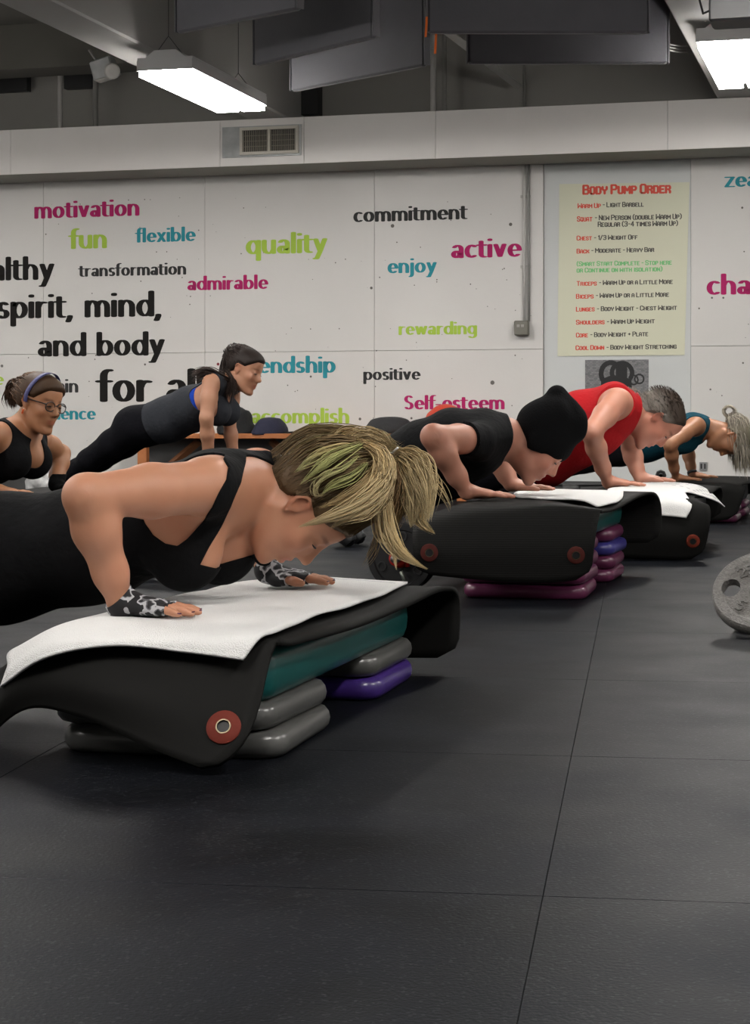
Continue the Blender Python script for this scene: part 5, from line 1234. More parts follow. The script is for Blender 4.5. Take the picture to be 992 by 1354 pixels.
def make_person(cfg):
    B = Body(); c = cfg; a3 = lambda v: np.array(v, float)
    sn, sf, en, ef, wn, wf = [a3(c[k]) for k in ('sn', 'sf', 'en', 'ef', 'wn', 'wf')]
    lat = nrm(sn - sf); M = (sn + sf) / 2
    T_ = [(a3(p), w_, d_) for p, w_, d_ in c['torso']]
    for (p, w0, d0), (q, w1, d1) in zip(T_[:-1], T_[1:]): B.ecap(p, q, lat, (w0, d0), (w1, d1), .045)
    nb = a3(c['nb']); h = Head(c['hc'], c['fwd'], c['up'], c.get('hs', 1.0)); sb = h(-.028, 0, -.055)
    nr = c.get('nr', .055)
    B.cap(nb, sb, nr * 1.08, nr, .035); B.cap(nb + (sb - nb) * .5 , h(.015, 0, -.075), nr * .8, nr * .72, .03)
    ar = c.get('ar', {})
    for s_ in (sn, sf):
        B.cap(nb + (s_ - nb) * .15, s_ + (M - s_) * .12, nr * .86, ar.get('up_r', .05) * .92, .04)
        B.cap(T_[0][0] * .6 + M * .4, s_ + (M - s_) * .25, .07, ar.get('up_r', .05) * 1.0, .04)
    for s_, e_, w_ in ((sn, en, wn), (sf, ef, wf)): arm(B, s_, e_, w_, lat=lat, **ar)
    for p, ax, r in c.get('extra', []): B.ell(p, ax if ax is not None else np.eye(3), r, .035)
    lg = c['legs']; lr = c.get('lr', (.086, .056, .052, .034)); pv = T_[-1][0]
    for s_ in (1, -1):
        hp = pv + lat * .085 * s_; o_ = lat * .09 * s_
        if 'legs2' in c and s_ < 0: lg = c['legs2']
        kn, an, he, to = [a3(q) + o_ for q in lg]; leg(B, hp, kn, an, he, to, lr)
        B.ell(pv + lat * .07 * s_ + nrm(pv - T_[0][0]) * .04 + np.array([0, 0, .03]), np.eye(3), (.10, .09, .09), .05)
    hs = c.get('hand', 1.0); tips = []
    for w_, f_, th_, sf_ in ((wn, c['fn'], -lat, c['surf']), (wf, c['ff'], lat, c.get('surf2', c['surf']))):
        hand.surf = sf_; tips.append(hand(B, w_, f_, th_, (0, 0, 1), hs, spread=c.get('spread', .1)))
    h.build(B, c.get('male', False), c.get('jaw', 1.0), c.get('nose', 1.0))
    V, Q = B.mesh(c['vox'])
    Tm = np.concatenate([Q[:, [0, 1, 2]], Q[:, [0, 2, 3]]])
    vol = np.einsum('ij,ij->i', V[Tm[:, 0]], np.cross(V[Tm[:, 1]], V[Tm[:, 2]])).sum()
    if vol < 0: Tm = Tm[:, ::-1].copy()
    V = relax(V, Tm, 1, .4)
    base = np.array([M[0], M[1], 0.0]); person = empty('person', base)
    sk = fast_obj('body', V, Tm, c['skin'], person); tint(sk, h.skin_tint(V, flush=c.get('flush', 0), male=c.get('male', False), brow=c.get('brow', (.45, .38, .32))))
    tag(person, c['label'], 'person')
    return dict(o=person, V=V, T=Tm, h=h, lat=lat, M=M, tips=tips, sn=sn, sf=sf, en=en, ef=ef, wn=wn, wf=wf, nb=nb, sb=sb, torso=T_, body=sk)
def arms_sd(p, V, r=.07, t0=0.0, r2=.06):
    out = np.full(len(V), 9.0)
    for s_, e_, w_ in (('sn', 'en', 'wn'), ('sf', 'ef', 'wf')):
        a = p[s_] + (p[e_] - p[s_]) * t0
        out = np.minimum(out, sd_cap(V, a, p[e_], r)); out = np.minimum(out, sd_cap(V, p[e_], p[w_], r2)); out = np.minimum(out, sd_cap(V, p[w_], p[w_] + (p[w_] - p[w_]) + np.array([.12, 0, -.01]), .07))
    return out
def near_torso(p, V, r=.20):
    t_ = p['torso']; return np.maximum(np.minimum.reduce([sd_cap(V, t_[i][0], t_[i + 1][0], r) for i in range(len(t_) - 1)] + [sd_cap(V, p['sn'], p['sf'], r * .62), sd_cap(V, p['M'], p['nb'], r * .6)]), -sd_cap(V, p['wf'], p['wf'] + (.12, 0, 0), .10))
def head_sd(p, V, nr, low=0.0, r2=None):
    a = p['nb'] + (p['sb'] - p['nb']) * low
    return np.minimum(sd_cap(V, a, p['sb'], nr, r2 or nr), np.linalg.norm(V - p['h'].c, axis=1) - .155)
def sd_poly(q, P_):
    P_ = np.array(P_); d = np.full(len(q), 1e9); ins = np.zeros(len(q), bool)
    for i in range(len(P_)):
        a, b = P_[i], P_[(i + 1) % len(P_)]; e = b - a; w_ = q - a; t = np.clip(w_ @ e / (e @ e), 0, 1); r = w_ - t[:, None] * e; d = np.minimum(d, (r ** 2).sum(1))
        c1 = q[:, 1] >= a[1]; c2 = q[:, 1] < b[1]; c3 = e[0] * w_[:, 1] > e[1] * w_[:, 0]; ins ^= (c1 & c2 & c3) | (~c1 & ~c2 & ~c3)
    d = np.sqrt(d); return np.where(ins, -d, d)
mc = lambda n, c_, **k: mat(n, c_, .9, bump=(38, .45, .008), spec=.12, **k)
C_BLACK = mc('shirt_black', (.0040, .0040, .0046)); C_LEG = mc('leggings_black', (.0045, .0045, .0065)); C_SHOE = mat('shoe_black', (.012, .012, .013), .5)
def lower(p, V, T, x_waist, m_leg, m_shoe, person, ank):
    """leggings from the waist down and shoes"""
    tw_ = axis_t(V, p['torso'][0][0], p['torso'][-1][0])
    da = np.minimum.reduce([np.linalg.norm(V - a, axis=1) for a in ank]) - .085
    g = np.maximum(np.maximum(x_waist - tw_, -arms_sd(p, V, .075)), -da); garment('leggings', V, T, g, m_leg, person, .004)
    for a in ank: garment('shoe', V, T, np.linalg.norm(V - a, axis=1) - .10, m_shoe, person, .009)

# ================= front woman
S_P1 = skin_mat('skin_fair_tan', (.45, .215, .128))
sn = P(266, 644, 3.73); sf = P(344, 628, 4.09)
p1 = dict(sn=sn, sf=sf, en=P(113, 656, 3.53), ef=P(331, 652, 4.37), wn=P(160, 799, 3.62), wf=P(353, 755, 4.27),
    torso=[((-.345, 3.912, .437), .148, .087), ((-.45, 3.945, .395), .142, .098), ((-.60, 3.985, .338), .138, .112), ((-.80, 4.04, .306), .145, .128), ((-.99, 4.09, .30), .16, .115)],
    nb=P(322, 645, 3.93), hc=P(400, 668, 3.95), fwd=(.30, -.04, -.954), up=(.954, 0, .30), hs=1.0, nr=.053,
    ar=dict(up_r=.053, el_r=.040, fo_r=.043, wr_r=.0265),
    extra=[((-.385, 3.835, .345), None, (.078, .068, .088)), ((-.325, 3.985, .345), None, (.078, .068, .088))],
    legs=[np.array((-.99, 4.09, .30)) + BV * .42 + (0, 0, -.09), np.array((-.99, 4.09, .30)) + BV * .82 + (0, 0, -.16), np.array((-.99, 4.09, 0)) + BV * .88 + (0, 0, .11), np.array((-.99, 4.09, 0)) + BV * .80 + (0, 0, .036)],
    fn=(.975, -.20, 0), ff=(.985, -.12, 0), surf=.2265, surf2=.2300, hand=.96, vox=.0042, skin=S_P1, spread=.2,
    label='blonde woman in a black tank top and patterned gloves lowering herself over the front step', jaw=.95)
p = make_person(p1); V, T, h = p['V'], p['T'], p['h']; pr1 = p['o']; lat = p['lat']
lv = (V - p['M']) @ lat
qm = V - lv[:, None] * lat
def mid2(px, py, D): q_ = P(px, py, D); return (q_[0], q_[2])
ARM = [mid2(a, b, 3.765) for a, b in ((262, 560), (264, 592), (290, 600), (303, 618), (302, 633), (293, 650), (284, 669), (267, 691), (247, 713), (235, 722), (218, 719), (201, 708), (190, 693), (184, 678), (183, 640), (200, 560))]
NEC = [mid2(a, b, 3.80) for a, b in ((318, 560), (319, 592), (321, 613), (318, 638), (306, 667), (287, 703), (275, 725), (265, 745), (285, 752), (322, 740), (338, 770), (345, 900), (560, 900), (560, 500))]
Vm = np.where((lv < 0)[:, None], V - 2 * lv[:, None] * lat, V); q2 = Vm[:, [0, 2]]; gA = np.maximum(sd_poly(q2, ARM), .075 - np.abs(lv)); gN = sd_poly(q2, NEC)
g_arm = arms_sd(p, V, .062, .58)
tw_ = -(V[:, 0] + .82)
hol = np.minimum(np.minimum(gA, gN), np.minimum(g_arm, np.linalg.norm(V - h.c, axis=1) - .105))
for w_, f_ in ((p['wn'], p1['fn']), (p['wf'], p1['ff'])): hol = np.minimum(hol, np.linalg.norm(V - w_ - nrm(f_) * .09, axis=1) - .13)
g = np.maximum(-hol, tw_); garment('tank_top', V, T, g, C_BLACK, pr1, .0045, -.003)
ank = [np.array((-.99, 4.09, .14)) + BV * .84 + lat * .09 * s_ + (0, 0, -.03) for s_ in (1, -1)]
da = np.minimum.reduce([np.linalg.norm(V - a, axis=1) for a in ank]) - .10
garment('leggings', V, T, np.maximum(np.maximum(V[:, 0] + .83, -da), -arms_sd(p, V, .08)), C_LEG, pr1, .003)
for a in ank: garment('shoe', V, T, np.linalg.norm(V - a, axis=1) - .115, C_SHOE, pr1, .010)
# gloves
mg = bpy.data.materials.new('glove_pattern'); mg.use_nodes = True; nt = mg.node_tree; b_ = nt.nodes['Principled BSDF']; b_.inputs['Roughness'].default_value = .75
tc = nt.nodes.new('ShaderNodeTexCoord'); n1 = nt.nodes.new('ShaderNodeTexNoise'); n1.inputs['Scale'].default_value = 34; n1.inputs['Detail'].default_value = 1.5; nt.links.new(tc.outputs['Object'], n1.inputs['Vector'])
cr = nt.nodes.new('ShaderNodeValToRGB'); cr.color_ramp.interpolation = 'CONSTANT'; e0 = cr.color_ramp.elements; e0[0].position = 0; e0[0].color = (.006, .006, .008, 1); e0[1].position = .50; e0[1].color = (.42, .42, .44, 1)
e2_ = e0.new(.57); e2_.color = (.10, .10, .11, 1); e3_ = e0.new(.60); e3_.color = (.006, .006, .008, 1)
nt.links.new(n1.outputs['Fac'], cr.inputs['Fac']); nt.links.new(cr.outputs['Color'], b_.inputs['Base Color'])
m_nail = mat('nail_purple', (.045, .006, .04), .25)
for w_, f_, e_, hn in ((p['wn'], nrm(p1['fn']), p['en'], 0), (p['wf'], nrm(p1['ff']), p['ef'], 1)):
    cut = nrm(f_ * .50 + nrm(w_ - e_) * .85); s1_ = (V - w_) @ cut; s2_ = (V - w_) @ f_; dist = np.linalg.norm(V - (w_ + f_ * .07), axis=1)
    tipx = .100 if hn == 0 else .100
    th_ = -lat if hn == 0 else lat; sl = (V - w_) @ (th_ - f_ * (th_ @ f_))
    g = np.maximum.reduce([-(s1_ + .016), s2_ - tipx + np.maximum(0, sl - .038) * 2.2, dist - .13, np.where(V[:, 2] > w_[2] + .06, .1, -.1)])
    go = garment('glove', V, T, g, mg, pr1, .0028, -.002)
    for (tp, dr, rr_, p_m, p_b) in p['tips'][hn]:
        d = nrm(dr); c_ = tp - d * .001 + np.array([0, 0, rr_ * .72]); sd_ = nrm(np.cross(d, (0, 0, 1))); upn = nrm(np.cross(sd_, d))
        mb = MB(); n8 = 10; Vn = []
        for kz, sc_ in ((0, 1.0), (.0014, .75)):
            for k in range(n8):
                a = 2 * math.pi * k / n8; Vn.append(c_ + d * (.0068 * math.cos(a) + .001) * sc_ + sd_ * .0050 * math.sin(a) * sc_ + upn * (kz - .0018 * abs(math.sin(a))))
        mb.add(Vn, [tuple(range(n8 - 1, -1, -1)), tuple(range(n8, 2 * n8))] + [(k, (k + 1) % n8, n8 + (k + 1) % n8, n8 + k) for k in range(n8)]); mb.build('fingernail', m_nail, pr1, smooth=True)
# watch on the far wrist
wa = nrm(p['wf'] - p['ef']); wc = p['wf'] - wa * .035
wb = MB().lathe(wc, wa, [(.0275, -.012), (.0315, -.011), (.0325, 0), (.0315, .011), (.0275, .012)], 28, close=True).build('watch_band', mat('watch_band_dark', (.03, .03, .033), .5, noise=(90, .8)), pr1, smooth=True)
su = nrm(np.array((1.0, -.25, .1)) - wa * wa.dot(np.array((1.0, -.25, .1)))); sv = np.cross(wa, su)
MB().bbox(wc + su * .035, np.array([wa, sv, su]), (.0185, .016, .006), .004).build('watch_case', mat('watch_case_gold', (.55, .40, .33), .3, .9), wb)
MB().bbox(wc + su * .0405, np.array([wa, sv, su]), (.0160, .0135, .0022), .0015).build('watch_face', mat('watch_glass', (.01, .011, .012), .08), wb)
face_bits(h, pr1)
# hair
HL1 = lambda L_: np.interp(L_[:, 0], [-.11, -.075, -.045, -.028, -.012, .012, .030, .045, .062, .082, .12], [-.038, -.036, -.032, -.020, .026, .022, .020, .032, .045, .066, .070]) - L_[:, 2]
cap, VC, TC = scalp_cap('hair', h, V, T, HL1, M_HAIR, pr1, .007, np.array((.075, .045, .020)))
vis = VC; nC = vnormals(VC, TC); tie = P(524, 604, 3.95)
DARK, GOLD, BLOND, GREEN = np.array((.13, .080, .038)), np.array((.42, .30, .145)), np.array((.72, .58, .34)), np.array((.38, .38, .15))
lc1 = h.loc(VC)
def cap_strand(i, r):
    k = r.randint(len(VC)); a = VC[k] + nC[k] * .001; l_ = lc1[k]
    if abs(l_[1]) < .02 and r.rand() < .3: return None
    t = tie + r.normal(size=3) * .010; d = t - a; L_ = np.linalg.norm(d); out = nC[k] * (.012 + .020 * r.rand()) + h.c * 0
    ra, rt = np.linalg.norm(a - h.c), np.linalg.norm(t - h.c); m1 = h.c + nrm(a + d * .30 - h.c) * (ra * .72 + rt * .28 + .002 + .016 * r.rand()); m2 = h.c + nrm(a + d * .66 - h.c) * (ra * .36 + rt * .64 + .000 + .020 * r.rand())
    col = GOLD * (.4 + .6 * r.rand()) if r.rand() < .82 else (GREEN * .8 if r.rand() < .5 else BLOND * .7)
    root = DARK * (.35 + .6 * r.rand()) if l_[2] < .09 else GOLD * .5
    return [a, m1, m2, t], .0012, root, col
strands('hair_combed_back', None, cap_strand, 3600, 0, pr1, M_HAIR, 4, None, None, seg=9)
def px3(l, jit, r, D=3.95): return [P(a + r.normal() * jit, b + r.normal() * jit * .8, D + (c_ if c_ is not None else 0) + r.normal() * jit * .0018) for a, b, c_ in l]
def clus(ctrl, n, jit, ca, cb, rad=.0012, spread_end=1.6, tip=.45):
    def fn(i, r):
        pts = []; j = r.normal(size=3); K = len(ctrl) - 1; te = .80 + .20 * r.rand(); cc = resample(np.array([P(a, b, 3.95 + c_) for a, b, c_ in ctrl]), 4, 0); m_ = len(cc) - 1
        for k in range(6):
            t = te * k / 5; x = t * m_; i0 = min(int(x), m_ - 1); q_ = cc[i0] + (x - i0) * (cc[i0 + 1] - cc[i0])
            s_ = jit * (.35 + .75 * math.sin(math.pi * min(1, t * .95))) * (1 - (1 - tip * spread_end * .6) * max(0, (t - .6) / .4))
            pts.append(q_ + j * s_ * .0016 + r.normal(size=3) * jit * .00022)
        f = .5 + .9 * r.rand(); return pts, rad, np.clip(ca * f, 0, 1), np.clip(cb * (.6 + .6 * r.rand()), 0, 1)
    return fn, n
CL = [clus([(524, 602, 0), (548, 612, -.02), (562, 645, -.03), (566, 690, -.03)], 420, 7.5, GOLD * .8, BLOND),
      clus([(522, 602, 0), (538, 622, -.01), (545, 660, -.01), (556, 690, -.01), (576, 706, -.01)], 220, 5, GOLD, BLOND * 1.1, spread_end=.7),
      clus([(520, 604, 0), (530, 630, .0), (524, 668, .0), (520, 705, .0)], 330, 7, DARK * 1.6, GOLD),
      clus([(520, 606, 0), (515, 640, -.03), (505, 672, -.03), (497, 705, -.03)], 420, 7.5, DARK * 1.3, DARK * 2.2),  # this lock and the one above: ponytail's inner shadow put into root-dark colour
      clus([(516, 606, 0), (508, 650, -.05), (512, 700, -.05), (532, 732, -.05), (566, 753, -.05)], 260, 5,  GOLD, BLOND * 1.15, spread_end=.5),
      clus([(512, 610, 0), (503, 655, -.05), (508, 700, -.05), (519, 725, -.05), (524, 754, -.05)], 90, 4.0, BLOND * .8, BLOND * 1.1, spread_end=.6),
      clus([(470, 584, -.02), (506, 604, -.06), (507, 640, -.10), (478, 668, -.12), (430, 686, -.115), (394, 697, -.10)], 260, 5.5, GOLD, BLOND * .95, spread_end=.35),
      clus([(480, 586, -.02), (511, 610, -.06), (504, 648, -.10), (480, 672, -.115), (458, 684, -.115), (436, 699, -.10)], 220, 6.0, GOLD, BLOND * .9, spread_end=.35),
      clus([(478, 588, -.05), (446, 604, -.09), (420, 622, -.11), (396, 641, -.10)], 34, 3.6, GREEN, GREEN * 1.1, .0011, .5),
      clus([(474, 604, -.06), (450, 622, -.10), (428, 630, -.11), (415, 646, -.115), (421, 657, -.11), (432, 652, -.105)], 18, 2.4, GREEN, BLOND * .7, .0010, .5),
      clus([(486, 612, -.07), (468, 630, -.105), (440, 642, -.118), (424, 656, -.118)], 22, 3.0, GREEN * .8, GREEN, .0010, .5),
      clus([(470, 590, -.04), (440, 596, -.08), (410, 610, -.10), (388, 626, -.09)], 26, 4.2, GOLD, GREEN, .0011, .5),
      clus([(500, 598, -.04), (498, 625, -.08), (474, 650, -.11), (446, 664, -.118), (420, 672, -.118)], 60, 4.5, GOLD, GOLD * .9, .0011, .6),
      clus([(468, 582, -.02), (438, 588, -.03), (412, 598, -.03), (394, 606, -.02)], 60, 4.5, GOLD * .9, DARK * 2, .0011, .6),
      clus([(505, 600, -.04), (512, 640, -.07), (500, 668, -.09), (486, 690, -.09)], 120, 5, GOLD * .8, DARK * 2, .0011, .8),
      clus([(524, 604, 0), (540, 640, -.02), (548, 672, -.02), (543, 698, -.02)], 200, 6, GOLD * .9, BLOND * .8, .0012, .9),
      clus([(450, 592, -.02), (480, 578, 0), (506, 588, 0), (524, 602, 0)], 260, 5.5, GOLD * .8, BLOND * .7, spread_end=.3),
      clus([(400, 612, .0), (430, 594, 0), (470, 580, 0), (515, 596, 0)], 260, 6, DARK * 2, GOLD, spread_end=.2),
      clus([(374, 628, .0), (396, 608, 0), (440, 595, 0), (500, 598, 0)], 260, 7, DARK * 1.3, GOLD * .8, spread_end=.2),
      clus([(524, 602, 0), (556, 618, -.01), (585, 652, 0), (596, 676, .0)], 16, 4, GOLD, BLOND * .9, .0008, 2.5),
      clus([(430, 600, .0), (455, 574, 0), (490, 575, 0), (530, 590, 0)], 26, 6, GOLD, BLOND * .9, .0008, 1.4),
      clus([(500, 680, -.02), (498, 715, -.02), (490, 735, -.02), (478, 752, -.02)], 14, 4, GOLD * .8, GOLD, .0006, 3)]
for k, (fn, n_) in enumerate(CL): strands('hair_lock', None, fn, n_, 0, pr1, M_HAIR, 20 + k, None, None, seg=14)
mb = MB(); rs = np.random.RandomState(2)
for k in range(14):
    a = P(517 + rs.normal() * 4, 600 + rs.normal() * 4, 3.93); b = a + rs.normal(size=3) * .010; mb.tube([a, (a + b) / 2 + rs.normal(size=3) * .004, b], .0022, 5)
mb.build('hair_tie', mat('white_elastic', (.7, .7, .7), .6), pr1, smooth=True)

# ================= man with the black knitted hat
S_P2 = skin_mat('skin_fair_pink', (.43, .20, .135))
wn = P(617, 652, 6.56); wf = P(676, 641, 7.28); wn[2] = .352; wf[2] = .353
p2 = dict(sn=P(632, 583, 6.66), sf=P(632, 583, 6.66) + np.array((.251, .968, 0)) * .40, en=P(573, 577, 6.47), ef=P(655, 598, 7.32), wn=wn, wf=wf,
    torso=[((.375, 6.87, .525), .175, .112), ((.28, 6.89, .495), .175, .128), ((.17, 6.94, .435), .165, .140), ((.05, 6.98, .375), .155, .120), ((-.08, 7.02, .36), .155, .115)],
    nb=(.475, 6.87, .545), hc=P(712, 587, 6.88), fwd=(.64, -.06, -.77), up=(.77, 0, .64), hs=1.05, nr=.060, male=True, jaw=1.08, flush=.30,
    ar=dict(up_r=.052, el_r=.041, fo_r=.044, wr_r=.029),
    legs=[np.array((-.08, 7.02, .36)) + BV * .42 + (0, 0, -.12), np.array((-.08, 7.02, .36)) + BV * .84 + (0, 0, -.21), np.array((-.08, 7.02, 0)) + BV * .92 + (0, 0, .12), np.array((-.08, 7.02, 0)) + BV * .83 + (0, 0, .036)],
    fn=(.99, -.10, 0), ff=(.99, .0, 0), surf=.3275, hand=1.04, vox=.0060, skin=S_P2, label='man in a black knitted hat doing a push up on the middle step')
p = make_person(p2); V, T, h = p['V'], p['T'], p['h']; o = p['o']
ta = np.minimum(np.where(sd_cap(V, p['sn'], p['en'], .085) < 0, -(axis_t(V, p['sn'], p['en']) - .28) * .28, 1), np.where(sd_cap(V, p['sf'], p['ef'], .085) < 0, -(axis_t(V, p['sf'], p['ef']) - .28) * .28, 1))
fore = np.minimum(sd_cap(V, p['en'], p['wn'], .062), sd_cap(V, p['ef'], p['wf'], .062)); hnd = np.minimum(sd_cap(V, p['wn'], p['wn'] + (.15, 0, 0), .07), sd_cap(V, p['wf'], p['wf'] + (.15, 0, 0), .07))
nk = head_sd(p, V, .066, .42)
nk = np.minimum(nk, np.linalg.norm(V - h(.03, 0, -.06), axis=1) - .10)
g = np.maximum.reduce([-nk, near_torso(p, V, .21), -np.minimum(fore, hnd), -ta, axis_t(V, p['torso'][0][0], p['torso'][-1][0]) - .93])
wv_ = wr(31, .004, 14)
garment('tshirt', V, T, g, C_BLACK, o, lambda v: .010 + .004 * np.sin(v[:, 0] * 40 + v[:, 2] * 25))
pe = np.array((-.08, 7.02, 0)); ank = [pe + BV * .88 + p['lat'] * .09 * s_ + (0, 0, .10) for s_ in (1, -1)]
lower(p, V, T, .90, C_LEG, C_SHOE, o, ank); face_bits(h, o, (.10, .14, .18))
hb = Body(); A_ = h.A()
hb.ell(h(-.020, 0, .055), A_, (.112, .093, .098), .03); hb.ell(h(-.010, 0, .038), A_, (.114, .090, .080), .03); [hb.ell(h(-.004, .072 * q_, .002), A_, (.034, .026, .046), .02) for q_ in (-1, 1)]; hb.ell(h(-.030, 0, .105), A_, (.080, .078, .075), .04)
hb.ell(h(-.030, 0, .130), A_, (.062, .06, .050), .04); hb.cap(h(-.055, 0, .115), h(-.088, 0, .158), .056, .030, .02); hb.cap(h(-.088, 0, .158), h(.01, 0, .15), .026, .045, .03); hb.ell(h(.035, .01, .128), A_, (.05, .055, .040), .04)
hb.cap(h(.0, -.075, .170), h(-.055, -.060, .185), .014, .010, .03, True)
Vh, Qh = hb.mesh(.005); Th = np.concatenate([Qh[:, [0, 1, 2]], Qh[:, [0, 2, 3]]]); lh = h.loc(Vh)
if np.einsum('ij,ij->i', Vh[Th[:, 0]], np.cross(Vh[Th[:, 1]], Vh[Th[:, 2]])).sum() < 0: Th = Th[:, ::-1].copy()
gh = np.interp(lh[:, 0], [-.12, -.05, .0, .05, .12], [-.064, -.052, -.036, -.002, .030]) - lh[:, 2]
garment('knitted_hat', Vh, Th, gh, mat('knit_black', (.005, .005, .0055), .95, bump=(120, .5, .004), spec=.08), o, .002, -.006)

# ================= man in the red tank top
S_P3 = skin_mat('skin_ruddy', (.43, .20, .135))
wn = P(804, 640, 8.55); wf = P(846, 633, 9.15); wn[2] = .320; wf[2] = .322
s3n = P(815, 531, 8.52)
p3 = dict(sn=s3n, sf=s3n + np.array((.251, .968, 0)) * .40, en=P(782, 572, 8.34), ef=P(834, 592, 9.20), wn=wn, wf=wf,
    torso=[((1.095, 8.70, .645), .175, .118), ((.99, 8.74, .585), .172, .145), ((.90, 8.78, .525), .165, .150), ((.80, 8.81, .45), .155, .135), ((.70, 8.84, .40), .155, .125)],
    nb=(1.175, 8.70, .645), hc=P(868, 553, 8.73), fwd=(.40, -.05, -.915), up=(.915, 0, .40), hs=1.09, nr=.066, male=True, jaw=1.12, flush=.45,
    ar=dict(up_r=.056, el_r=.043, fo_r=.045, wr_r=.029),
    legs=[np.array((.70, 8.84, .40)) + BV * .42 + (0, 0, -.13), np.array((.70, 8.84, .40)) + BV * .84 + (0, 0, -.24), np.array((.70, 8.84, 0)) + BV * .92 + (0, 0, .12), np.array((.70, 8.84, 0)) + BV * .83 + (0, 0, .036)],
    fn=(.99, -.05, 0), ff=(.99, .0, 0), surf=.299, hand=1.06, vox=.0065, skin=S_P3, label='grey haired man in a red sleeveless shirt doing a push up on the third step')
p = make_person(p3); V, T, h = p['V'], p['T'], p['h']; o = p['o']
M_RED = mc('shirt_red', (.31, .009, .012))
def tank(p, V, ra, rn, low, hem, sgn=1.0, t0=-.25):
    ga = np.full(len(V), 9.0)
    for s_, e_ in (('sn', 'en'), ('sf', 'ef')):
        d = p['M'] - p[s_]; ga = np.minimum(ga, sd_cap(V, p[s_] + d * .04, p[e_], ra, ra * .9))
    ga = np.minimum(ga, arms_sd(p, V, .05)); nk = head_sd(p, V, rn, low)
    nk = np.minimum(nk, np.linalg.norm(V - p['h'](.03, 0, -.06), axis=1) - .105)
    return np.maximum.reduce([near_torso(p, V), -ga, -nk, axis_t(V, p['torso'][0][0], p['torso'][-1][0]) - hem])
g = tank(p, V, .088, .075, .22, .95); garment('tank_top', V, T, g, M_RED, o, lambda v: .011 + .006 * np.sin(v[:, 0] * 33 - v[:, 2] * 21))
pe = np.array((.70, 8.84, 0)); ank = [pe + BV * .88 + p['lat'] * .09 * s_ + (0, 0, .10) for s_ in (1, -1)]
lower(p, V, T, .92, C_LEG, C_SHOE, o, ank); face_bits(h, o, (.10, .12, .12))
HLm = lambda L_: np.interp(L_[:, 0], [-.11, -.08, -.045, -.024, -.010, .010, .030, .045, .060, .075, .12], [-.048, -.046, -.040, -.010, .030, .012, .015, .040, .062, .086, .10]) - L_[:, 2]
def hc3(l): t = np.clip((l[:, 2] - .01) / .05, 0, 1)[:, None]; return np.array((.17, .15, .13)) * (1 - t) + np.array((.030, .020, .014)) * t
cap, VC, TC = scalp_cap('hair', h, V, T, HLm, M_HAIR, o, .008, hc3); nC = vnormals(VC, TC); lc = h.loc(VC)
def short(i, r):
    k = r.randint(len(VC)); a = VC[k] - nC[k] * .002; l_ = lc[k]; d = nrm(-h.x * 1.0 + nC[k] * .10 - h.z * .1 + r.normal(size=3) * .12)
    c_ = hc3(lc[k:k + 1])[0] * (.7 + .8 * r.rand()); return [a, a + d * .010 + nC[k] * .003, a + d * .020 + nC[k] * .001], .0012, c_ * .7, c_
strands('hair_short', None, short, 1300, 0, o, M_HAIR, 9, None, None, seg=4)

# ================= woman in teal at the right
S_P4 = skin_mat('skin_tanned', (.35, .165, .085))
wn = P(894, 631, 11.0); wf = P(916, 627, 11.55); wn[2] = .268; wf[2] = .270
s4n = P(920, 563, 11.0)
p4 = dict(sn=s4n, sf=s4n + np.array((.251, .968, 0)) * .35, en=P(886, 588, 10.82), ef=P(909, 592, 11.62), wn=wn, wf=wf,
    torso=[((1.87, 11.17, .545), .145, .092), ((1.77, 11.20, .505), .135, .098), ((1.62, 11.27, .455), .125, .090), ((1.47, 11.33, .425), .145, .100)],
    nb=(1.945, 11.16, .56), hc=P(966, 578, 11.12), fwd=(-.25, -.10, -.96), up=(.96, 0, -.25), hs=1.0, nr=.050,
    ar=dict(up_r=.044, el_r=.035, fo_r=.037, wr_r=.024), extra=[((1.82, 11.12, .47), None, (.07, .06, .06)), ((1.85, 11.26, .47), None, (.07, .06, .06))],
    legs=[np.array((1.47, 11.33, .425)) + BV * .40 + (0, 0, -.13), np.array((1.47, 11.33, .425)) + BV * .80 + (0, 0, -.26), np.array((1.47, 11.33, 0)) + BV * .88 + (0, 0, .12), np.array((1.47, 11.33, 0)) + BV * .80 + (0, 0, .036)],
    fn=(.99, -.02, 0), ff=(.99, .0, 0), surf=.2455, hand=.95, vox=.0070, skin=S_P4, label='woman in a teal top with grey hair hanging down at the right edge', lr=(.08, .052, .048, .032))
p = make_person(p4); V, T, h = p['V'], p['T'], p['h']; o = p['o']
g = tank(p, V, .072, .062, .22, .90); garment('tank_top', V, T, g, mc('top_teal', (.006, .050, .075)), o, .006)
ga = tank(p, V, .060, .055, .10, .25); 
pe = np.array((1.47, 11.33, 0)); ank = [pe + BV * .84 + p['lat'] * .09 * s_ + (0, 0, .10) for s_ in (1, -1)]
lower(p, V, T, .84, C_LEG, C_SHOE, o, ank); face_bits(h, o)
cap, VC, TC = scalp_cap('hair', h, V, T, HL1, M_HAIR, o, .014, np.array((.17, .15, .11))); nC = vnormals(VC, TC); lc = h.loc(VC)
GR = np.array((.46, .41, .33)); tie4 = h(-.112, 0, -.020)
def g4s(i, r):
    k = r.randint(len(VC)); a = VC[k]; l_ = lc[k]; c_ = GR * (.35 + .9 * r.rand())
    if l_[0] > .02 or r.rand() < .25:
        d = np.array((.10 * r.rand(), r.normal() * .3, -1.0)); L_ = .06 + .07 * r.rand(); return [a, a + nC[k] * .014 + d * L_ * .3, a + nC[k] * .012 + d * L_], .0022, c_ * .7, c_
    t = tie4 + r.normal(size=3) * .012; m_ = (a + t) / 2; return [a, m_ + nrm(m_ - h.c) * .028, t], .0022, c_ * .6, c_
strands('hair_loose', None, g4s, 1300, 0, o, M_HAIR, 5, None, None, seg=6)
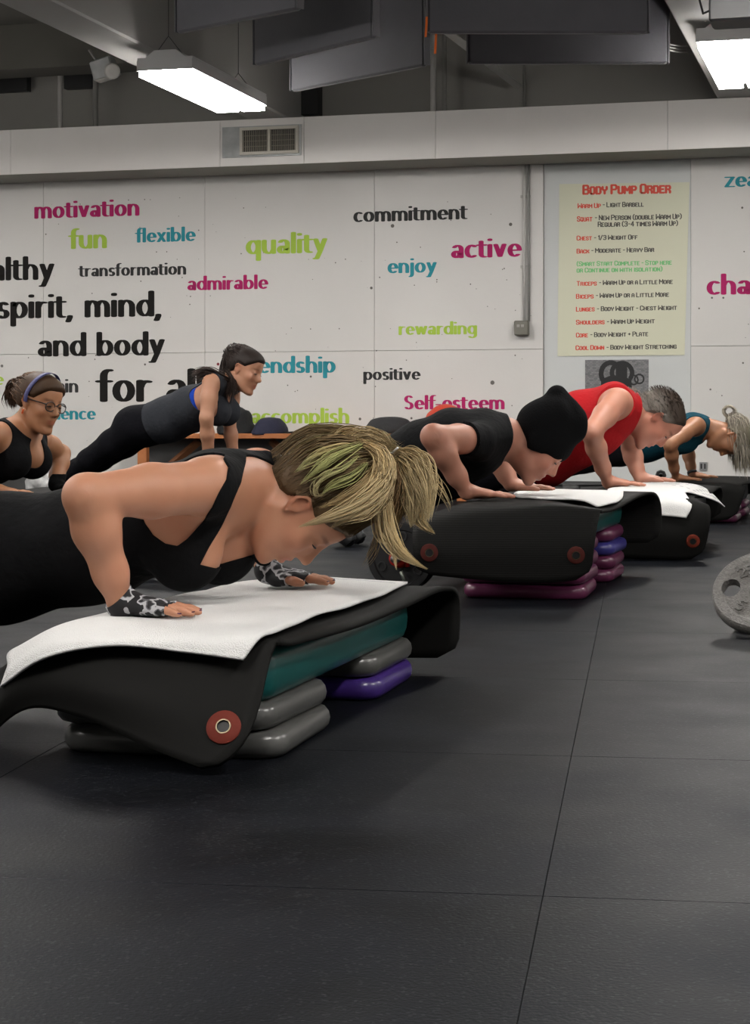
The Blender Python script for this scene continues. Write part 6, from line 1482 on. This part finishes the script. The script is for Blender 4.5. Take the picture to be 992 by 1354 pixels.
def bun4(i, r):
    a0 = r.rand() * 6.28; R = .034 + r.normal() * .004; w0 = r.normal() * .010; c_ = h(-.146, 0, -.040); L_ = []
    for k in range(7): a = a0 + k * .9; L_.append(c_ + h.x * R * math.cos(a) * .9 + h.z * R * math.sin(a) + h.y * (w0 + .004 * math.sin(3 * a)))
    cc = GR * (.4 + .9 * r.rand()); return L_, .0024, cc * .8, cc
strands('hair_bun', None, bun4, 110, 0, o, M_HAIR, 6, None, None, seg=14)
MB().lathe(h(-.112, 0, -.020), nrm(h.x * -1 + h.z * -.1), [(.012, -.006), (.020, -.005), (.021, .004), (.012, .005)], 18, close=True).build('hair_tie', m_black, o, smooth=True)
wa = nrm(p['wf'] - p['ef']); MB().lathe(p['wf'] - wa * .012, wa, [(.025, -.010), (.031, -.008), (.031, .008), (.025, .010)], 20, close=True).build('wristband', m_black, o, smooth=True)

# ================= woman with glasses at the left
S_P5 = skin_mat('skin_olive', (.36, .17, .085))
wn = P(-5, 650, 7.45); wf = P(73, 641, 7.90); wn[2] = .325; wf[2] = .330
p5 = dict(sn=P(-10, 576, 7.54), sf=P(55, 583, 7.86), en=P(-52, 600, 7.36), ef=P(81, 600, 8.02), wn=wn, wf=wf,
    torso=[((-1.475, 7.70, .505), .145, .10), ((-1.58, 7.74, .46), .140, .11), ((-1.76, 7.79, .42), .13, .11), ((-2.0, 7.85, .38), .15, .115)],
    nb=P(27, 572, 7.73), hc=P(52, 533, 7.68), fwd=(.80, -.56, -.20), up=(.20, 0, .98), hs=.95, nr=.052,
    ar=dict(up_r=.046, el_r=.037, fo_r=.039, wr_r=.0255), extra=[((-1.46, 7.60, .44), None, (.075, .07, .075)), ((-1.40, 7.73, .44), None, (.075, .07, .075))],
    legs=[np.array((-2.0, 7.85, .38)) + BV * .42 + (0, 0, -.12), np.array((-2.0, 7.85, .38)) + BV * .82 + (0, 0, -.22), np.array((-2.0, 7.85, 0)) + BV * .90 + (0, 0, .12), np.array((-2.0, 7.85, 0)) + BV * .82 + (0, 0, .036)],
    fn=(.97, -.2, 0), ff=(.97, -.2, 0), surf=.304, hand=.93, vox=.0060, skin=S_P5, label='woman with glasses and a blue headband at the left edge in a black tank top', brow=(.30, .22, .18))
p = make_person(p5); V, T, h = p['V'], p['T'], p['h']; o = p['o']
front = nrm(np.array((.8, -.55, -.3)))
vn = sd_cap(V, p['nb'], p['M'] + front * .11 + np.array((0, 0, -.055)), .066, .045)
ga = np.minimum(sd_cap(V, p['sn'], p['en'], .078, .07), sd_cap(V, p['sf'], p['ef'], .078, .07)); ga = np.minimum(ga, arms_sd(p, V, .05)); nk = np.minimum(head_sd(p, V, .060, .0), vn)
g = np.maximum.reduce([-ga, -nk, axis_t(V, p['torso'][0][0], p['torso'][-1][0]) - .9]); garment('tank_top', V, T, g, C_BLACK, o, .006)
pe = np.array((-2.0, 7.85, 0)); ank = [pe + BV * .86 + p['lat'] * .09 * s_ + (0, 0, .10) for s_ in (1, -1)]
lower(p, V, T, .82, C_LEG, C_SHOE, o, ank); face_bits(h, o, closed=.0)
s2_ = (V - p['wf']) @ nrm(p5['ff']); g = np.maximum(-(s2_ + .03), np.linalg.norm(V - p['wf'] - nrm(p5['ff']) * .05, axis=1) - .075); garment('glove', V, T, np.maximum(g, V[:, 2] - .375), C_BLACK, o, .004)
cap, VC, TC = scalp_cap('hair', h, V, T, HL1, M_HAIR, o, .013, np.array((.050, .026, .013))); nC = vnormals(VC, TC)
tie5 = h(-.118, 0, .040)
def s5s(i, r):
    k = r.randint(len(VC)); a = VC[k]; t = tie5 + r.normal(size=3) * .012; m_ = (a + t) / 2; c_ = np.array((.085, .042, .02)) * (.4 + 1.3 * r.rand()); return [a, m_ + nrm(m_ - h.c) * .026, t], .0018, c_, c_
strands('hair_combed_back', None, s5s, 1200, 0, o, M_HAIR, 7, None, None, seg=6)
def tail5(i, r):
    c_ = np.array((.045, .022, .012)) * (.5 + 1.0 * r.rand()); j = r.normal(size=3) * .010; return [tie5, tie5 - h.x * .035 + h.z * .012 + j, tie5 - h.x * .050 - h.z * .030 + j * 1.3, tie5 - h.x * .030 - h.z * .075 + j], .0026, c_, c_
strands('hair_ponytail', None, tail5, 420, 0, o, M_HAIR, 8, None, None, seg=9)
# headband: a strip over the crown
hb = MB(); n_ = 26; ring = []
for k in range(n_ + 1):
    a = math.radians(-18 + 216 * k / n_); y, zc = .090 * math.cos(a), .100 * math.sin(a); xo = .030 - .028 * (1 - max(0, math.sin(a)))
    for w_ in (-.011, .011):
        for t_ in (0, .003): ring.append(h(xo - .030 + w_ + .030, y * (1 + t_ * 8), .030 + zc * (1.06 + t_ * 8)))
for k in range(n_):
    b0 = k * 4; hb.add([ring[b0 + i] for i in range(8)], [(1, 3, 7, 5), (0, 4, 6, 2), (0, 1, 5, 4), (2, 6, 7, 3)])
hb.build('headband', mat('headband_blue', (.035, .035, .13), .6), o, smooth=True)
# glasses
gm = mat('glasses_dark', (.012, .010, .010), .3)
gl = empty('glasses_root', h.c); bpy.data.objects.remove(gl)
mb = MB(); cy = []
for s_ in (1, -1):
    ring = [h(.103 - .004 * abs(math.cos(a)), s_ * .034 + .0265 * math.cos(a), .000 + .0205 * (abs(math.sin(a)) ** .8) * np.sign(math.sin(a))) for a in np.linspace(0, 2 * math.pi, 25)]
    mb.tube(ring, .0022, 6, caps=False); mb.tube([h(.099, s_ * .060, .008), h(.060, s_ * .078, .010), h(.000, s_ * .084, .012)], .0026, 6)
mb.tube([h(.103, -.008, .006), h(.107, 0, .009), h(.103, .008, .006)], .002, 6)
fr = mb.build('glasses', gm, o, smooth=True)
m_gl = mat('clear_lens', (.9, .9, .9), .05); b_ = m_gl.node_tree.nodes['Principled BSDF']; b_.inputs['Transmission Weight'].default_value = 1.0; b_.inputs['IOR'].default_value = 1.15
for s_ in (1, -1): 
    V_ = [h(.101, s_ * .034, 0)] + [h(.101, s_ * .034 + .0245 * math.cos(a), .0185 * math.sin(a)) for a in np.linspace(0, 2 * math.pi, 21)[:-1]]
    mesh_obj('lens', V_, [(0, 1 + k, 1 + (k + 1) % 20) for k in range(20)], m_gl, fr)
mb = MB().lathe(h(-.002, -.084, -.045), h.z, [(.001, -.012), (.0045, -.010), (.0045, .006), (.001, .010)], 10); mb.build('earring', mat('earring_orange', (.55, .10, .03), .3), o, smooth=True)

# ================= ponytailed woman at the back
S_P6 = skin_mat('skin_light_tan', (.40, .20, .12))
wn = P(277, 620, 10.3); wf = P(311, 616, 10.64); wn[2] = .328; wf[2] = .330
p6 = dict(sn=P(279, 506, 10.25), sf=P(279, 506, 10.25) + np.array((.27, .963, 0)) * .35, en=P(273, 553, 10.2), ef=P(303, 556, 10.62), wn=wn, wf=wf,
    torso=[((-.915, 10.42, .705), .140, .100), ((-1.01, 10.46, .665), .135, .115), ((-1.14, 10.52, .61), .125, .115), ((-1.30, 10.60, .565), .150, .115)],
    nb=(-.80, 10.42, .815), hc=P(323, 489, 10.40), fwd=(.86, -.36, -.33), up=(.33, 0, .94), hs=1.0, nr=.050,
    ar=dict(up_r=.047, el_r=.036, fo_r=.037, wr_r=.0245), extra=[((-.86, 10.33, .65), None, (.07, .07, .075)), ((-.82, 10.46, .65), None, (.07, .07, .075))],
    legs=[(-1.60, 10.80, .375), (-1.86, 11.1, .20), (-1.99, 11.2, .25), (-1.97, 11.15, .06)],
    fn=(.98, -.1, 0), ff=(.98, -.1, 0), surf=.297, hand=.93, vox=.0070, skin=S_P6, label='dark haired woman with a ponytail in a charcoal top, arms straight, at the back', lr=(.088, .058, .052, .034))
p = make_person(p6); V, T, h = p['V'], p['T'], p['h']; o = p['o']
t_ax = axis_t(V, p['torso'][0][0], p['torso'][-1][0])
arms_ = arms_sd(p, V, .052, .0, .05); dM = nrm(p['torso'][1][0] - p['torso'][0][0]); ga = np.minimum(sd_cap(V, p['sn'] + dM * .07, p['en'], .092, .07), sd_cap(V, p['sf'] + dM * .07, p['ef'], .092, .07)); ga = np.minimum(ga, arms_)
gb = np.minimum(sd_cap(V, p['sn'], p['en'], .060, .055), sd_cap(V, p['sf'], p['ef'], .060, .055)); gb = np.minimum(gb, arms_)
vn = sd_cap(V, p['nb'], np.array((-.80, 10.36, .68)), .055, .018); nk = np.minimum(head_sd(p, V, .058, .05), vn)
g = np.maximum.reduce([-ga, -nk, t_ax - .80]); garment('tank_top', V, T, g, mc('top_charcoal', (.028, .030, .036)), o, .007)
g = np.maximum.reduce([-gb, -np.minimum(nk, 9), t_ax - .35, .02 - t_ax, -((V - p['M']) @ p['lat'])]); garment('sports_bra', V, T, g, mc('bra_blue', (.012, .045, .32)), o, .003)
ank = [np.array((-1.93, 11.15, .16)) + p['lat'] * .09 * s_ for s_ in (1, -1)]
da = np.minimum.reduce([np.linalg.norm(V - a, axis=1) for a in ank]) - .125
garment('leggings', V, T, np.maximum.reduce([.77 - t_ax, -arms_, -da]), C_LEG, o, .004)
for a in ank: garment('shoe', V, T, np.maximum(np.linalg.norm(V - a, axis=1) - .13, V[:, 0] + .0 + 1.885), mat('shoe_grey_white', (.33, .33, .33), .6, noise=(25, .8)), o, .009)
face_bits(h, o)
HD = np.array((.016, .010, .008))
cap, VC, TC = scalp_cap('hair', h, V, T, HL1, M_HAIR, o, .009, HD); nC = vnormals(VC, TC); tie6 = h(-.112, 0, .060)
def s6s(i, r):
    k = r.randint(len(VC)); a = VC[k]; t = tie6 + r.normal(size=3) * .010; m_ = (a + t) / 2; c_ = HD * (.6 + 1.6 * r.rand()); return [a, m_ + nrm(m_ - h.c) * .030, t], .0024, c_, c_
strands('hair_combed_back', None, s6s, 900, 0, o, M_HAIR, 12, None, None, seg=5)
def tail6(i, r):
    c_ = HD * (.7 + 1.5 * r.rand()); j = r.normal(size=3) * .012; f = r.rand() < .35
    if f: L_ = [P(302, 503, 10.33), P(290, 498, 10.28), P(272, 492, 10.26), P(258, 497, 10.27)]
    else: L_ = [tie6, P(300, 474, 10.42), P(299, 492, 10.40), P(305, 507, 10.34), P(304, 520, 10.31)]
    return [q_ + j * (.5 + .3 * k) for k, q_ in enumerate(L_)], .0032, c_, c_ * 1.5
strands('hair_ponytail', None, tail6, 520, 0, o, M_HAIR, 13, None, None, seg=9)
